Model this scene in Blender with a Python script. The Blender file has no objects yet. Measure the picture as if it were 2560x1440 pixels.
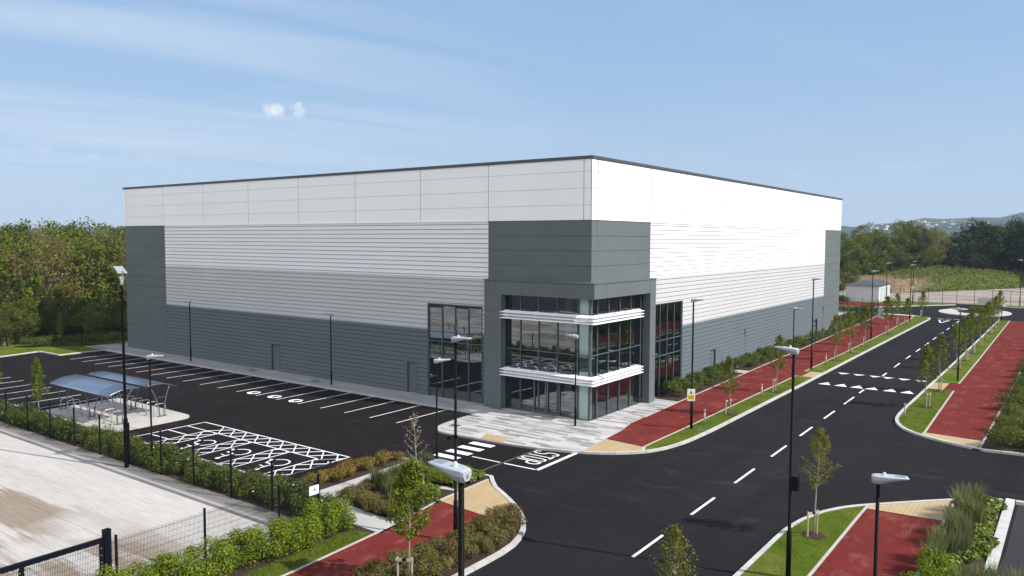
import bpy, bmesh, math, random
import numpy as np
from mathutils import Vector, Matrix
PI = math.pi
R = math.radians
rnd = random.Random(11)
scene = bpy.context.scene
COL = scene.collection

# ------------------------------------------------------------------ helpers
class MB:
    """collects faces, then links them as ONE mesh object"""
    def __init__(s): s.v = []; s.f = []; s.m = []; s.mi = 0
    def add(s, vs, fs):
        b = len(s.v); s.v += [tuple(p) for p in vs]
        for f in fs: s.f.append([b + i for i in f]); s.m.append(s.mi)
        return s
    def quad(s, a, b, c, d): return s.add([a, b, c, d], [[0, 1, 2, 3]])
    def box(s, x0, x1, y0, y1, z0, z1):
        if x0 > x1: x0, x1 = x1, x0
        if y0 > y1: y0, y1 = y1, y0
        v = [(x0,y0,z0),(x1,y0,z0),(x1,y1,z0),(x0,y1,z0),(x0,y0,z1),(x1,y0,z1),(x1,y1,z1),(x0,y1,z1)]
        return s.add(v, [[0,3,2,1],[4,5,6,7],[0,1,5,4],[1,2,6,5],[2,3,7,6],[3,0,4,7]])
    def obox(s, c, ax, ay, az):
        c, ax, ay, az = Vector(c), Vector(ax), Vector(ay), Vector(az)
        v = [c+i*ax+j*ay+k*az for k in (-1,1) for (i,j) in ((-1,-1),(1,-1),(1,1),(-1,1))]
        return s.add(v, [[0,3,2,1],[4,5,6,7],[0,1,5,4],[1,2,6,5],[2,3,7,6],[3,0,4,7]])
    def tube(s, pts, rad, n=8, cap=True):
        pts = [Vector(p) for p in pts]
        if not isinstance(rad, (list, tuple)): rad = [rad]*len(pts)
        b = len(s.v)
        u = None
        for i, p in enumerate(pts):
            d = (pts[min(i+1, len(pts)-1)] - pts[max(i-1, 0)])
            d = d.normalized() if d.length > 1e-9 else Vector((0,0,1))
            if u is None:
                u = d.orthogonal().normalized()
            else:
                u = (u - d*u.dot(d)); u = u.normalized() if u.length > 1e-6 else d.orthogonal().normalized()
            w = d.cross(u)
            for k in range(n):
                a = 2*PI*k/n; s.v.append(tuple(p + (u*math.cos(a) + w*math.sin(a))*rad[i]))
        for i in range(len(pts)-1):
            for k in range(n):
                k2 = (k+1) % n
                s.f.append([b+i*n+k, b+i*n+k2, b+(i+1)*n+k2, b+(i+1)*n+k]); s.m.append(s.mi)
        if cap:
            s.f.append([b+k for k in range(n)][::-1]); s.m.append(s.mi)
            s.f.append([b+(len(pts)-1)*n+k for k in range(n)]); s.m.append(s.mi)
        return s
    def prism(s, poly, z0, z1, bottom=False):
        """vertical prism over a counter-clockwise outline"""
        n = len(poly); b = len(s.v)
        s.v += [(p[0], p[1], z1) for p in poly]
        s.f.append([b+i for i in range(n)]); s.m.append(s.mi)
        if z0 is not None:
            s.v += [(p[0], p[1], z0) for p in poly]
            for i in range(n):
                j = (i+1) % n
                s.f.append([b+n+i, b+n+j, b+j, b+i]); s.m.append(s.mi)
        return s
    def sphere(s, c, r, nu=10, nv=6, sc=(1,1,1)):
        b = len(s.v)
        for i in range(nv+1):
            t = PI*i/nv
            for k in range(nu):
                a = 2*PI*k/nu
                s.v.append((c[0]+r*sc[0]*math.sin(t)*math.cos(a), c[1]+r*sc[1]*math.sin(t)*math.sin(a), c[2]+r*sc[2]*math.cos(t)))
        for i in range(nv):
            for k in range(nu):
                k2 = (k+1) % nu
                s.f.append([b+i*nu+k, b+(i+1)*nu+k, b+(i+1)*nu+k2, b+i*nu+k2]); s.m.append(s.mi)
        return s
    def build(s, name, mats, parent=None, smooth=False, origin=None):
        me = bpy.data.meshes.new(name)
        v = s.v
        if origin is not None: v = [(p[0]-origin[0], p[1]-origin[1], p[2]-origin[2]) for p in v]
        me.from_pydata(v, [], s.f)
        if not isinstance(mats, (list, tuple)): mats = [mats]
        for m in mats: me.materials.append(m)
        if len(mats) > 1: me.polygons.foreach_set('material_index', s.m)
        if smooth: me.polygons.foreach_set('use_smooth', [True]*len(me.polygons))
        me.update()
        o = bpy.data.objects.new(name, me); COL.objects.link(o)
        if origin is not None: o.location = origin
        if parent is not None: o.parent = parent
        return o

def tag(o, label=None, cat=None, group=None, kind=None):
    if label: o['label'] = label
    if cat: o['category'] = cat
    if group: o['group'] = group
    if kind: o['kind'] = kind
    return o
def struct(o, label=None, kind='structure'):
    o['kind'] = kind
    if label: o['label'] = label
    return o
def empty(name, loc=(0,0,0), rz=0):
    o = bpy.data.objects.new(name, None); o.location = loc; o.rotation_euler = (0,0,rz)
    o.empty_display_size = .3; COL.objects.link(o); return o
def kids(o): return [c for c in bpy.data.objects if c.parent == o]
def copy_tree(o, loc, rz=0, sc=1.0, label=None, group=None):
    KK = {}
    for c in bpy.data.objects: KK.setdefault(c.parent, []).append(c)
    def cp(src, par):
        c = src.copy(); COL.objects.link(c); c.parent = par
        for ch in KK.get(src, []): cp(ch, c)
        return c
    c = cp(o, None)
    c.location = loc; c.rotation_euler = (0,0,rz)
    c.scale = (sc,sc,sc) if not isinstance(sc, tuple) else sc
    if label: c['label'] = label
    if group: c['group'] = group
    return c

# ------------------------------------------------------------------ materials
def newmat(name):
    m = bpy.data.materials.new(name); m.use_nodes = True
    nt = m.node_tree; nt.nodes.clear(); return m, nt
def N(nt, typ, **kw):
    n = nt.nodes.new(typ)
    for k, v in kw.items():
        if k.startswith('i_'):
            key = k[2:]
            n.inputs[int(key) if key.isdigit() else key.replace('_', ' ')].default_value = v
        else: setattr(n, k, v)
    return n
def L(nt, a, b): nt.links.new(a, b)
def rgb(c): return (c[0], c[1], c[2], 1)
def ramp(nt, fac, stops):
    r = N(nt, 'ShaderNodeValToRGB'); e = r.color_ramp.elements
    while len(e) < len(stops): e.new(.5)
    for i, (p, c) in enumerate(stops): e[i].position = p; e[i].color = rgb(c) if len(c) == 3 else c
    L(nt, fac, r.inputs[0]); return r.outputs[0]
def noise(nt, scale, detail=4, rough=.55, coord='Object', stretch=None, dist=0):
    tc = N(nt, 'ShaderNodeTexCoord')
    src = tc.outputs[coord]
    if stretch:
        mp = N(nt, 'ShaderNodeMapping'); mp.inputs['Scale'].default_value = stretch
        L(nt, src, mp.inputs[0]); src = mp.outputs[0]
    n = N(nt, 'ShaderNodeTexNoise'); n.inputs['Scale'].default_value = scale
    n.inputs['Detail'].default_value = detail; n.inputs['Roughness'].default_value = rough
    n.inputs['Distortion'].default_value = dist
    L(nt, src, n.inputs['Vector']); return n.outputs[0]
def finish(nt, color, rough=.6, metal=0, spec=.5, bump=None, bstr=.3, bdist=.02, coat=0):
    p = N(nt, 'ShaderNodeBsdfPrincipled')
    if isinstance(color, tuple): p.inputs['Base Color'].default_value = rgb(color)
    else: L(nt, color, p.inputs['Base Color'])
    if isinstance(rough, (int, float)): p.inputs['Roughness'].default_value = rough
    else: L(nt, rough, p.inputs['Roughness'])
    p.inputs['Metallic'].default_value = metal
    p.inputs['Specular IOR Level'].default_value = spec
    if bump is not None:
        b = N(nt, 'ShaderNodeBump'); b.inputs['Strength'].default_value = bstr; b.inputs['Distance'].default_value = bdist
        L(nt, bump, b.inputs['Height']); L(nt, b.outputs[0], p.inputs['Normal'])
    o = N(nt, 'ShaderNodeOutputMaterial'); L(nt, p.outputs[0], o.inputs[0])
def mix(nt, fac, a, b, mode='MIX'):
    m = N(nt, 'ShaderNodeMix', data_type='RGBA', blend_type=mode)
    if isinstance(fac, (int, float)): m.inputs[0].default_value = fac
    else: L(nt, fac, m.inputs[0])
    for i, x in ((6, a), (7, b)):
        if isinstance(x, tuple): m.inputs[i].default_value = rgb(x)
        else: L(nt, x, m.inputs[i])
    return m.outputs[2]
def plain(name, c, rough=.5, metal=0, var=.06, scale=1.5, spec=.5, stretch=None, bump=0, bscale=60):
    m, nt = newmat(name)
    n = noise(nt, scale, 5, stretch=stretch)
    lo = tuple(x*(1-var) for x in c); hi = tuple(min(1, x*(1+var)) for x in c)
    col = ramp(nt, n, [(.3, lo), (.7, hi)])
    finish(nt, col, rough, metal, spec, noise(nt, bscale, 3) if bump else None, bump)
    return m
def asphalt(name, c, patch, speck=.5, warm=None):
    m, nt = newmat(name)
    big = noise(nt, .11, 5, .6)
    fine = noise(nt, 9, 4, .8)
    mid = noise(nt, .9, 5, .65, stretch=(1,.35,1))
    col = ramp(nt, big, [(.3, tuple(x*.82 for x in c)), (.7, tuple(x*1.2 for x in c))])
    col = mix(nt, ramp(nt, mid, [(.55, (0,0,0)), (.85, (.55,.55,.55))]), col, patch)
    scuff = noise(nt, .55, 9, .72, stretch=(.5,1.6,1), dist=.6)
    col = mix(nt, ramp(nt, scuff, [(.56, (0,0,0)), (.78, (.75,.75,.75))]), col, tuple(x*2.1 for x in patch))
    grit = noise(nt, 3.2, 8, .85)
    col = mix(nt, ramp(nt, grit, [(.64, (0,0,0)), (.74, (.6,.6,.6))]), col, tuple(x*1.9 for x in patch))
    lane = noise(nt, .8, 3, .5, stretch=(1.0,.02,1))
    col = mix(nt, ramp(nt, lane, [(.5, (0,0,0)), (.75, (.6,.6,.6))]), col, tuple(x*.62 for x in c))
    col = mix(nt, 1.0, col, ramp(nt, fine, [(.25, (.68,.68,.68)), (.75, (1.36,1.36,1.36))]), 'MULTIPLY')
    finish(nt, col, .9, 0, .07, noise(nt, 70, 3, .7), speck, .012)
    return m

M = {}
M['road'] = asphalt('road_asphalt', (.0148,.0136,.0152), (.024,.0225,.0235))
M['carpark'] = asphalt('car_park_asphalt', (.0120,.0100,.0105), (.021,.018,.0175))
M['carpark_side'] = asphalt('grey_asphalt', (.035,.033,.034), (.05,.048,.046))
M['paint'] = plain('white_road_paint', (.80,.80,.80), .6, 0, .07, 2.2)
M['kerb'] = plain('kerb_concrete', (.44,.43,.405), .8, 0, .12, 1.2, .3, bump=.2)
M['edging'] = plain('edging_concrete', (.42,.385,.35), .8, 0, .1, 2, .3)
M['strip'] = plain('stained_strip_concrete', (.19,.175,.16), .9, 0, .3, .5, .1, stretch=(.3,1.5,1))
M['pavement'] = plain('pavement_concrete', (.30,.29,.29), .8, 0, .18, .6, .3, stretch=(.35,1.6,1))
M['slab'] = plain('slab_concrete', (.44,.415,.385), .8, 0, .09, .5, .3)
M['white_path'] = plain('path_concrete', (.40,.385,.365), .8, 0, .08, .7, .3)
M['mulch'] = plain('bark_mulch', (.050,.034,.026), .95, 0, .55, 14, .1, bump=.9, bscale=28)
M['black'] = plain('black_paint', (.003,.003,.0038), .55, 0, .1, 2, .08)
M['anthracite'] = plain('fence_coating', (.004,.0055,.010), .55, 0, .1, 3, .1)
M['white_metal'] = plain('pale_grey_casting', (.37,.40,.435), .45, 0, .03, 2)
M['galv'] = plain('brushed_steel', (.55,.54,.52), .32, .8, .06, 5)
M['bollard'] = plain('grey_bollard_paint', (.30,.31,.32), .5, 0, .05, 5)
M['timber'] = plain('sawn_timber', (.40,.33,.25), .8, 0, .16, 3, .25, stretch=(6,6,.7))
M['bark'] = plain('tree_bark', (.16,.13,.10), .9, 0, .25, 6, .2, stretch=(3,3,.6), bump=.5, bscale=30)
M['pale_bark'] = plain('young_bark', (.26,.23,.18), .85, 0, .2, 6, .2, stretch=(3,3,.6))
M['rust'] = plain('earth', (.20,.14,.09), .9, 0, .3, 1.2, .2)

def conc_yard():
    m, nt = newmat('yard_concrete')
    base = ramp(nt, noise(nt, .35, 6, .6, stretch=(.22,1.3,1)), [(.3, (.40,.375,.345)), (.7, (.475,.455,.43))])
    streak = noise(nt, .16, 7, .62, stretch=(.30,3.4,1), dist=.15)
    patch = noise(nt, .10, 3, .5)
    mk = N(nt, 'ShaderNodeMath', operation='MULTIPLY')
    a = ramp(nt, streak, [(.465, (0,0,0)), (.505, (1,1,1))]); b = ramp(nt, patch, [(.36, (0,0,0)), (.48, (1,1,1))])
    L(nt, a, mk.inputs[0]); L(nt, b, mk.inputs[1])
    # only the southern half of the yard is damp and dusty
    tc = N(nt, 'ShaderNodeTexCoord'); sp = N(nt, 'ShaderNodeSeparateXYZ'); L(nt, tc.outputs['Object'], sp.inputs[0])
    mr = N(nt, 'ShaderNodeMapRange'); mr.inputs[1].default_value = -26.6; mr.inputs[2].default_value = -28.8
    L(nt, sp.outputs[1], mr.inputs[0])
    mk2 = N(nt, 'ShaderNodeMath', operation='MULTIPLY'); L(nt, mk.outputs[0], mk2.inputs[0]); L(nt, mr.outputs[0], mk2.inputs[1])
    col = mix(nt, mk2.outputs[0], base, (.25,.20,.15))
    fine = noise(nt, 2.2, 6, .7, stretch=(.25,4,1))
    col = mix(nt, .75, col, ramp(nt, fine, [(.3, (.74,.72,.70)), (.6, (1.1,1.1,1.1))]), 'MULTIPLY')
    spots = noise(nt, .8, 5, .6)
    col = mix(nt, ramp(nt, spots, [(.66, (0,0,0)), (.74, (.35,.35,.35))]), col, (.22,.19,.16))
    # sawn joints every 6 m
    br = N(nt, 'ShaderNodeTexBrick', offset=0.0)
    br.inputs['Color1'].default_value = br.inputs['Color2'].default_value = (1,1,1,1); br.inputs['Mortar'].default_value = (.66,.64,.62,1)
    br.inputs['Scale'].default_value = 1; br.inputs['Mortar Size'].default_value = .02
    br.inputs['Brick Width'].default_value = 30.; br.inputs['Row Height'].default_value = 9.7
    L(nt, tc.outputs['Object'], br.inputs['Vector'])
    col = mix(nt, 1.0, col, br.outputs[0], 'MULTIPLY')
    finish(nt, col, .75, 0, .3, noise(nt, 30, 4), .15)
    return m
M['yard'] = conc_yard()
def redpath():
    m, nt = newmat('red_path_surfacing')
    col = ramp(nt, noise(nt, .5, 6, .65), [(.3, (.118,.0185,.016)), (.7, (.162,.029,.025))])
    wear = noise(nt, 1.1, 8, .78, stretch=(1,.5,1))
    col = mix(nt, ramp(nt, wear, [(.53, (0,0,0)), (.66, (.7,.7,.7))]), col, (.235,.088,.068))
    dirt = noise(nt, .35, 7, .7)
    col = mix(nt, ramp(nt, dirt, [(.45, (0,0,0)), (.75, (.5,.5,.5))]), col, (.085,.028,.024))
    col = mix(nt, 1, col, ramp(nt, noise(nt, 14, 3, .8), [(.3, (.85,.85,.85)), (.7, (1.15,1.15,1.15))]), 'MULTIPLY')
    finish(nt, col, .95, 0, .04, noise(nt, 60, 3), .3, .01); return m
M['red'] = redpath()
def brickpav(name, c1, c2, mort, w, h, ms, off=.5, rot=0, bias=0.):
    m, nt = newmat(name)
    tc = N(nt, 'ShaderNodeTexCoord'); mp = N(nt, 'ShaderNodeMapping'); mp.inputs['Rotation'].default_value = (0,0,rot)
    L(nt, tc.outputs['Object'], mp.inputs[0])
    br = N(nt, 'ShaderNodeTexBrick', offset=off)
    br.inputs['Color1'].default_value = rgb(c1); br.inputs['Color2'].default_value = rgb(c2); br.inputs['Mortar'].default_value = rgb(mort)
    br.inputs['Scale'].default_value = 1; br.inputs['Mortar Size'].default_value = ms; br.inputs['Bias'].default_value = bias
    br.inputs['Brick Width'].default_value = w; br.inputs['Row Height'].default_value = h
    L(nt, mp.outputs[0], br.inputs['Vector'])
    col = mix(nt, .5, br.outputs[0], ramp(nt, noise(nt, .7, 6, .6), [(.3, (.78,.78,.78)), (.7, (1.12,1.12,1.12))]), 'MULTIPLY')
    finish(nt, col, .85, 0, .12); return m
M['plaza'] = brickpav('plaza_setts', (.47,.455,.445), (.10,.10,.108), (.30,.295,.29), 1.3, .30, .008, .37, 0, -.25)
M['tan'] = brickpav('tactile_buff_paving', (.42,.315,.175), (.385,.29,.16), (.33,.24,.13), .4, .4, .014, 0)
M['tan_rib'] = brickpav('ribbed_buff_paving', (.43,.33,.19), (.41,.315,.18), (.38,.285,.16), 9, .2, .03, 0, R(90))
def grassmat(name, a, b, c, sc=.45):
    m, nt = newmat(name)
    col = ramp(nt, noise(nt, sc, 6, .65), [(.28, a), (.5, b), (.74, c)])
    col = mix(nt, 1, col, ramp(nt, noise(nt, 16, 4, .8), [(.25, (.62,.62,.62)), (.75, (1.4,1.4,1.4))]), 'MULTIPLY')
    finish(nt, col, .95, 0, .05, noise(nt, 45, 3, .8), .8, .03); return m
M['grass'] = grassmat('lawn_turf', (.042,.075,.006), (.080,.118,.010), (.165,.150,.045))
M['meadow'] = grassmat('meadow', (.035,.058,.012), (.055,.08,.015), (.10,.10,.035), .05)
def bankmat():
    m, nt = newmat('earth_bank')
    col = ramp(nt, noise(nt, .12, 7, .7), [(.3, (.05,.075,.013)), (.55, (.085,.11,.02)), (.75, (.13,.13,.035))])
    tc = N(nt, 'ShaderNodeTexCoord'); sp = N(nt, 'ShaderNodeSeparateXYZ'); L(nt, tc.outputs['Object'], sp.inputs[0])
    # bare soil at the western end
    mr = N(nt, 'ShaderNodeMapRange'); mr.inputs[1].default_value = -3.; mr.inputs[2].default_value = -9.
    ad = N(nt, 'ShaderNodeMath', operation='MULTIPLY_ADD'); ad.inputs[1].default_value = 14; ad.inputs[2].default_value = -7
    L(nt, noise(nt, .22, 4), ad.inputs[0])
    a2 = N(nt, 'ShaderNodeMath', operation='ADD'); L(nt, sp.outputs[0], a2.inputs[0]); L(nt, ad.outputs[0], a2.inputs[1])
    L(nt, a2.outputs[0], mr.inputs[0])
    mz = N(nt, 'ShaderNodeMapRange'); mz.inputs[1].default_value = 3.9; mz.inputs[2].default_value = 2.9; L(nt, sp.outputs[2], mz.inputs[0])
    mm = N(nt, 'ShaderNodeMath', operation='MULTIPLY'); L(nt, mr.outputs[0], mm.inputs[0]); L(nt, mz.outputs[0], mm.inputs[1])
    col = mix(nt, mm.outputs[0], col, ramp(nt, noise(nt, .8, 5), [(.3, (.17,.115,.07)), (.7, (.30,.22,.14))]))
    finish(nt, col, .95, 0, .1, noise(nt, 1.2, 5, .8), 1, .6); return m
M['bank'] = bankmat()
def dirtmat():
    m, nt = newmat('dirt_plot')
    col = ramp(nt, noise(nt, .12, 7, .7, stretch=(.25,2.4,1)), [(.34, (.13,.10,.085)), (.48, (.26,.215,.185)), (.62, (.40,.345,.31))])
    finish(nt, col, .95, 0, .15, noise(nt, 1, 4), .4, .2); return m
M['dirt'] = dirtmat()
def hillmat():
    m, nt = newmat('far_hillside')
    v = N(nt, 'ShaderNodeTexVoronoi'); v.inputs['Scale'].default_value = .006
    tc = N(nt, 'ShaderNodeTexCoord'); L(nt, tc.outputs['Object'], v.inputs['Vector'])
    fld = ramp(nt, v.outputs['Color'], [(.2, (.03,.055,.02)), (.5, (.05,.085,.025)), (.8, (.10,.14,.045))])
    w = ramp(nt, noise(nt, .007, 7, .7), [(.50, (1,1,1)), (.60, (0,0,0))])
    col = mix(nt, w, fld, (.022,.036,.016))
    finish(nt, col, .95, 0, .1, noise(nt, .03, 5, .7), 1, 15); return m
M['hill'] = hillmat()

def leafmat(name, cols, trans=.42, rough=.5, gl=.025):
    m, nt = newmat(name)
    g = N(nt, 'ShaderNodeNewGeometry'); oi = N(nt, 'ShaderNodeObjectInfo')
    col = ramp(nt, g.outputs['Random Per Island'], [(i/(len(cols)-1)*.94+.03, c) for i, c in enumerate(cols)])
    hs = N(nt, 'ShaderNodeHueSaturation')
    mr = N(nt, 'ShaderNodeMapRange'); mr.inputs[3].default_value = .485; mr.inputs[4].default_value = .512
    L(nt, oi.outputs['Random'], mr.inputs[0]); L(nt, mr.outputs[0], hs.inputs['Hue'])
    mv = N(nt, 'ShaderNodeMapRange'); mv.inputs[3].default_value = .82; mv.inputs[4].default_value = 1.2
    mo = N(nt, 'ShaderNodeMath', operation='FRACT'); mu = N(nt, 'ShaderNodeMath', operation='MULTIPLY'); mu.inputs[1].default_value = 7.31
    L(nt, oi.outputs['Random'], mu.inputs[0]); L(nt, mu.outputs[0], mo.inputs[0]); L(nt, mo.outputs[0], mv.inputs[0]); L(nt, mv.outputs[0], hs.inputs['Value'])
    L(nt, col, hs.inputs['Color'])
    d = N(nt, 'ShaderNodeBsdfDiffuse'); t = N(nt, 'ShaderNodeBsdfTranslucent'); gs = N(nt, 'ShaderNodeBsdfGlossy'); gs.inputs['Roughness'].default_value = rough
    gs.inputs['Color'].default_value = (.35,.4,.3,1)
    L(nt, hs.outputs[0], d.inputs[0]); L(nt, hs.outputs[0], t.inputs[0])
    m1 = N(nt, 'ShaderNodeMixShader'); m1.inputs[0].default_value = trans; L(nt, d.outputs[0], m1.inputs[1]); L(nt, t.outputs[0], m1.inputs[2])
    m2 = N(nt, 'ShaderNodeMixShader'); m2.inputs[0].default_value = gl; L(nt, m1.outputs[0], m2.inputs[1]); L(nt, gs.outputs[0], m2.inputs[2])
    o = N(nt, 'ShaderNodeOutputMaterial'); L(nt, m2.outputs[0], o.inputs[0]); return m
M['leaf_street'] = leafmat('street_tree_leaf', [(.075,.112,.011), (.12,.165,.016), (.175,.205,.024), (.22,.19,.03)])
M['leaf_bright'] = leafmat('bright_leaf', [(.065,.115,.008), (.11,.175,.012), (.18,.225,.018), (.26,.25,.03)])
M['leaf_hedge'] = leafmat('hedge_leaf', [(.042,.070,.013), (.072,.112,.019), (.108,.148,.026), (.18,.205,.05)])
M['leaf_beech'] = leafmat('beech_leaf', [(.065,.115,.008), (.11,.175,.012), (.17,.22,.015), (.31,.30,.024)])
M['leaf_bronze'] = leafmat('bronze_shrub_leaf', [(.085,.058,.026), (.125,.10,.03), (.19,.155,.05), (.14,.145,.035)], .25)
M['leaf_gold'] = leafmat('golden_shrub_leaf', [(.12,.09,.02), (.20,.15,.028), (.28,.205,.05), (.14,.08,.035)], .25)
M['leaf_laurel'] = leafmat('broad_glossy_leaf', [(.065,.115,.014), (.115,.175,.022), (.20,.24,.045), (.30,.30,.085)], .3, .3, .05)
M['blade'] = leafmat('grass_blade', [(.065,.10,.024), (.105,.14,.035), (.18,.19,.07), (.36,.32,.20)], .4)
M['leaf_wood'] = leafmat('wood_leaf', [(.055,.083,.013), (.085,.122,.017), (.125,.160,.022), (.175,.18,.03)])
M['leaf_olive'] = leafmat('olive_spring_leaf', [(.105,.108,.018), (.16,.15,.024), (.225,.195,.036), (.15,.17,.024)])
M['leaf_round'] = leafmat('round_shrub_leaf', [(.055,.078,.013), (.085,.112,.018), (.125,.145,.027), (.18,.17,.04)])
M['leaf_goldtree'] = leafmat('golden_tree_leaf', [(.085,.115,.011), (.135,.165,.015), (.19,.205,.022), (.235,.205,.032)])
M['leaf_dark'] = leafmat('dark_leaf', [(.016,.032,.012), (.022,.042,.015), (.03,.054,.017), (.042,.066,.02)], .2)
M['flower'] = plain('pale_flower', (.75,.70,.68), .7)
# ------------------------------------------------------------------ ground, roads, kerbs
def chaikin(pts, n=2):
    for _ in range(n):
        q = [pts[0]]
        for a, b in zip(pts, pts[1:]):
            q += [(a[0]*.75+b[0]*.25, a[1]*.75+b[1]*.25), (a[0]*.25+b[0]*.75, a[1]*.25+b[1]*.75)]
        q.append(pts[-1]); pts = q
    return pts
def area(p): return .5*sum(a[0]*b[1]-b[0]*a[1] for a, b in zip(p, p[1:]+p[:1]))
def ccw(p): return p if area(p) > 0 else p[::-1]
def sheet(name, poly, z, mat, z0=None, label=None, origin=None):
    b = MB(); b.prism(ccw(list(poly)), z0, z); o = b.build(name, mat); struct(o, label); return o
def line_at(pts, s):
    for a, b in zip(pts, pts[1:]):
        d = math.hypot(b[0]-a[0], b[1]-a[1])
        if s <= d: t = s/d; return (a[0]+(b[0]-a[0])*t, a[1]+(b[1]-a[1])*t)
        s -= d
    return pts[-1]
def plen(pts): return sum(math.hypot(b[0]-a[0], b[1]-a[1]) for a, b in zip(pts, pts[1:]))
def kerb(pts, w=.15, z=.125, stone=.915, side=1, name='kerb', mat=None, z0=-.02, gap=.024):
    """kerb stones laid along a line, growing to its left (side=1) or right"""
    T = plen(pts); n = max(1, round(T/stone)); b = MB()
    for i in range(n):
        a = line_at(pts, T*i/n); c = line_at(pts, T*(i+1)/n)
        dx, dy = c[0]-a[0], c[1]-a[1]; d = math.hypot(dx, dy)
        if d < .05: continue
        ux, uy = dx/d, dy/d; nx, ny = -uy*side, ux*side
        g = gap/2
        e = -.04
        P = [(a[0]+ux*g+nx*e, a[1]+uy*g+ny*e), (c[0]-ux*g+nx*e, c[1]-uy*g+ny*e), (c[0]-ux*g+nx*w, c[1]-uy*g+ny*w), (a[0]+ux*g+nx*w, a[1]+uy*g+ny*w)]
        b.prism(ccw(P), z0, z + rnd.uniform(-.003, .003))
    return struct(b.build(name, mat or M['kerb']))

# the land itself: one sheet to the horizon
b = MB(); b.quad((-7000,-7000,-.06), (7000,-7000,-.06), (7000,7000,-.06), (-7000,7000,-.06))
struct(b.build('ground', M['meadow']), 'open land around the site, reaching to the horizon')

sheet('road', [(1.0,-75),(62,-75),(62,132),(-34,132),(-34,92),(1.0,92)], 0, M['road'], None, 'dark asphalt road with junctions and roundabout')
sheet('car_park', [(-70,-23.6),(.99,-23.6),(.99,-2.0),(-70,-2.0)], .004, M['carpark'], None, 'brown-black asphalt of the car park')
sheet('channel', [(.93,-14.6),(1.06,-14.6),(1.06,-6.0),(.93,-6.0)], .009, plain('drain_channel', (.10,.075,.06), .7), None, 'drainage channel across the car park mouth')
sheet('yard', [(-120,-60),(.62,-60),(.62,-24.3),(-120,-24.3)], .006, M['yard'], None, 'pale stained concrete service yard')
sheet('reflected_ground', [(-260,-230),(.62,-230),(.62,-60.02),(-260,-60.02)], .004, M['carpark_side'], None, 'unseen dark asphalt added beyond the yard for the glass to mirror')  # out of view, added so the upper panes mirror dark ground
sheet('side_car_park', [(24.0,-75),(62,-75),(62,-1.9),(24.0,-1.9)], .008, M['carpark_side'], None, 'grey asphalt east of the planted strip')

# ---- north-west footway block (plaza, red path, verge)
road_edge = [(.94,-7.62),(2.27,-7.2),(3.6,-6.75),(4.67,-6.15),(5.77,-5.25),(6.5,-4.3),(7.02,-2.9),(7.32,-.8),(7.44,2.5),(7.44,20),(7.30,45),(7.2,70),(7.15,90),(6.9,92.3)]
road_edge = [road_edge[0]] + chaikin(road_edge[1:8], 1) + road_edge[8:]
plaza_edge = [(-7.45,-2.62),(-7.45,-4.4),(-7.3,-6.4),(-6.95,-7.5),(-6.2,-8.05),(-5.2,-8.15),(-4.1,-8.05),(-2.8,-8.0),(-.7,-7.9),(.94,-7.62)]
plaza_edge = [plaza_edge[0]] + chaikin(plaza_edge[1:7], 1) + plaza_edge[7:]
nw = [(-63,-2.62)] + plaza_edge + road_edge[1:] + [(4.0,95.5),(-3,96.5),(-34,97),(-34,88),(-63,88)]
sheet('pavement', nw, .10, M['kerb'], -.02, 'raised footway around the warehouse')
sheet('pavement_flags', [(-62.8,-2.42),(-9.3,-2.42),(-9.3,-.02),(-62.8,-.02)], .106, M['pavement'], None, 'concrete strip along the shaded facade')
sheet('plaza', [(-9.28,-2.42),(-7.33,-2.45),(-7.3,-4.4),(-7.1,-6.4)] + [(-6.7,-7.3),(-5.9,-7.85),(-5.2,-7.98),(-4.1,-7.9),(-3.5,-7.88),(-2.9,-7.85),(-.7,-7.78),(.94,-7.5),(2.2,-7.08),(3.42,-6.76),(3.1,-3.5),(2.9,-1.2),(2.45,1.0),(2.42,9.3),(.02,9.3),(.02,-.02),(-9.28,-.02)], .106, M['plaza'], None, 'plaza of mixed grey setts at the entrance')
sheet('buff_pad', [(-3.45,-6.75),(-1.85,-6.65),(-1.3,-7.8),(-2.9,-7.86)], .112, M['tan'], None, 'buff paving at the zebra crossing')
sheet('buff_pad', [(3.46,-6.7),(4.6,-6.05),(5.66,-5.2),(6.15,-4.55),(5.72,-3.75),(3.15,-3.45)], .108, M['tan'], None, 'buff paving where the west path meets the junction')
redL = [(3.14,-3.42),(5.72,-3.72),(5.80,2),(5.72,18),(5.70,26.2),(6.2,26.2),(6.2,29.0),(5.62,29.0),(5.55,45),(5.35,60),(5.0,76),(4.7,88),(4.3,93.5),(-.6,94.5),(-.1,86),(.55,62),(1.1,45),(1.75,22),(2.12,10),(2.4,3),(2.5,1.0),(2.95,-1.2)]
sheet('red_path', redL, .108, M['red'], None, 'red surfaced path along the sunlit facade')
sheet('buff_pad', [(6.22,26.15),(7.28,26.1),(7.26,29.05),(6.22,29.0)], .112, M['tan'], None, 'buff crossing pad in the west verge')
vL1 = [(5.88,-3.6),(6.2,-4.3),(6.62,-3.6),(7.02,-1.8),(7.22,.4),(7.28,2.6),(7.28,20),(7.27,26.0),(5.82,26.0),(5.84,18),(5.90,2)]
vL2 = [(5.74,29.15),(7.25,29.15),(7.15,45),(7.04,70),(7.0,90),(6.7,92.0),(4.4,94.3),(4.85,88),(5.14,76),(5.48,60),(5.67,45)]
for v in (vL1, vL2): sheet('grass_verge', v, .118, M['grass'], None, 'mown verge west of the road')
sheet('planting_bed', [(.05,9.4),(2.05,9.4),(1.66,22),(1.0,45),(.45,62),(-.2,86),(-.7,94.4),(-5.5,94.4),(-5.5,64.4),(.05,64.4)], .112, M['mulch'], None, 'bark bed along the sunlit facade')
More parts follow.
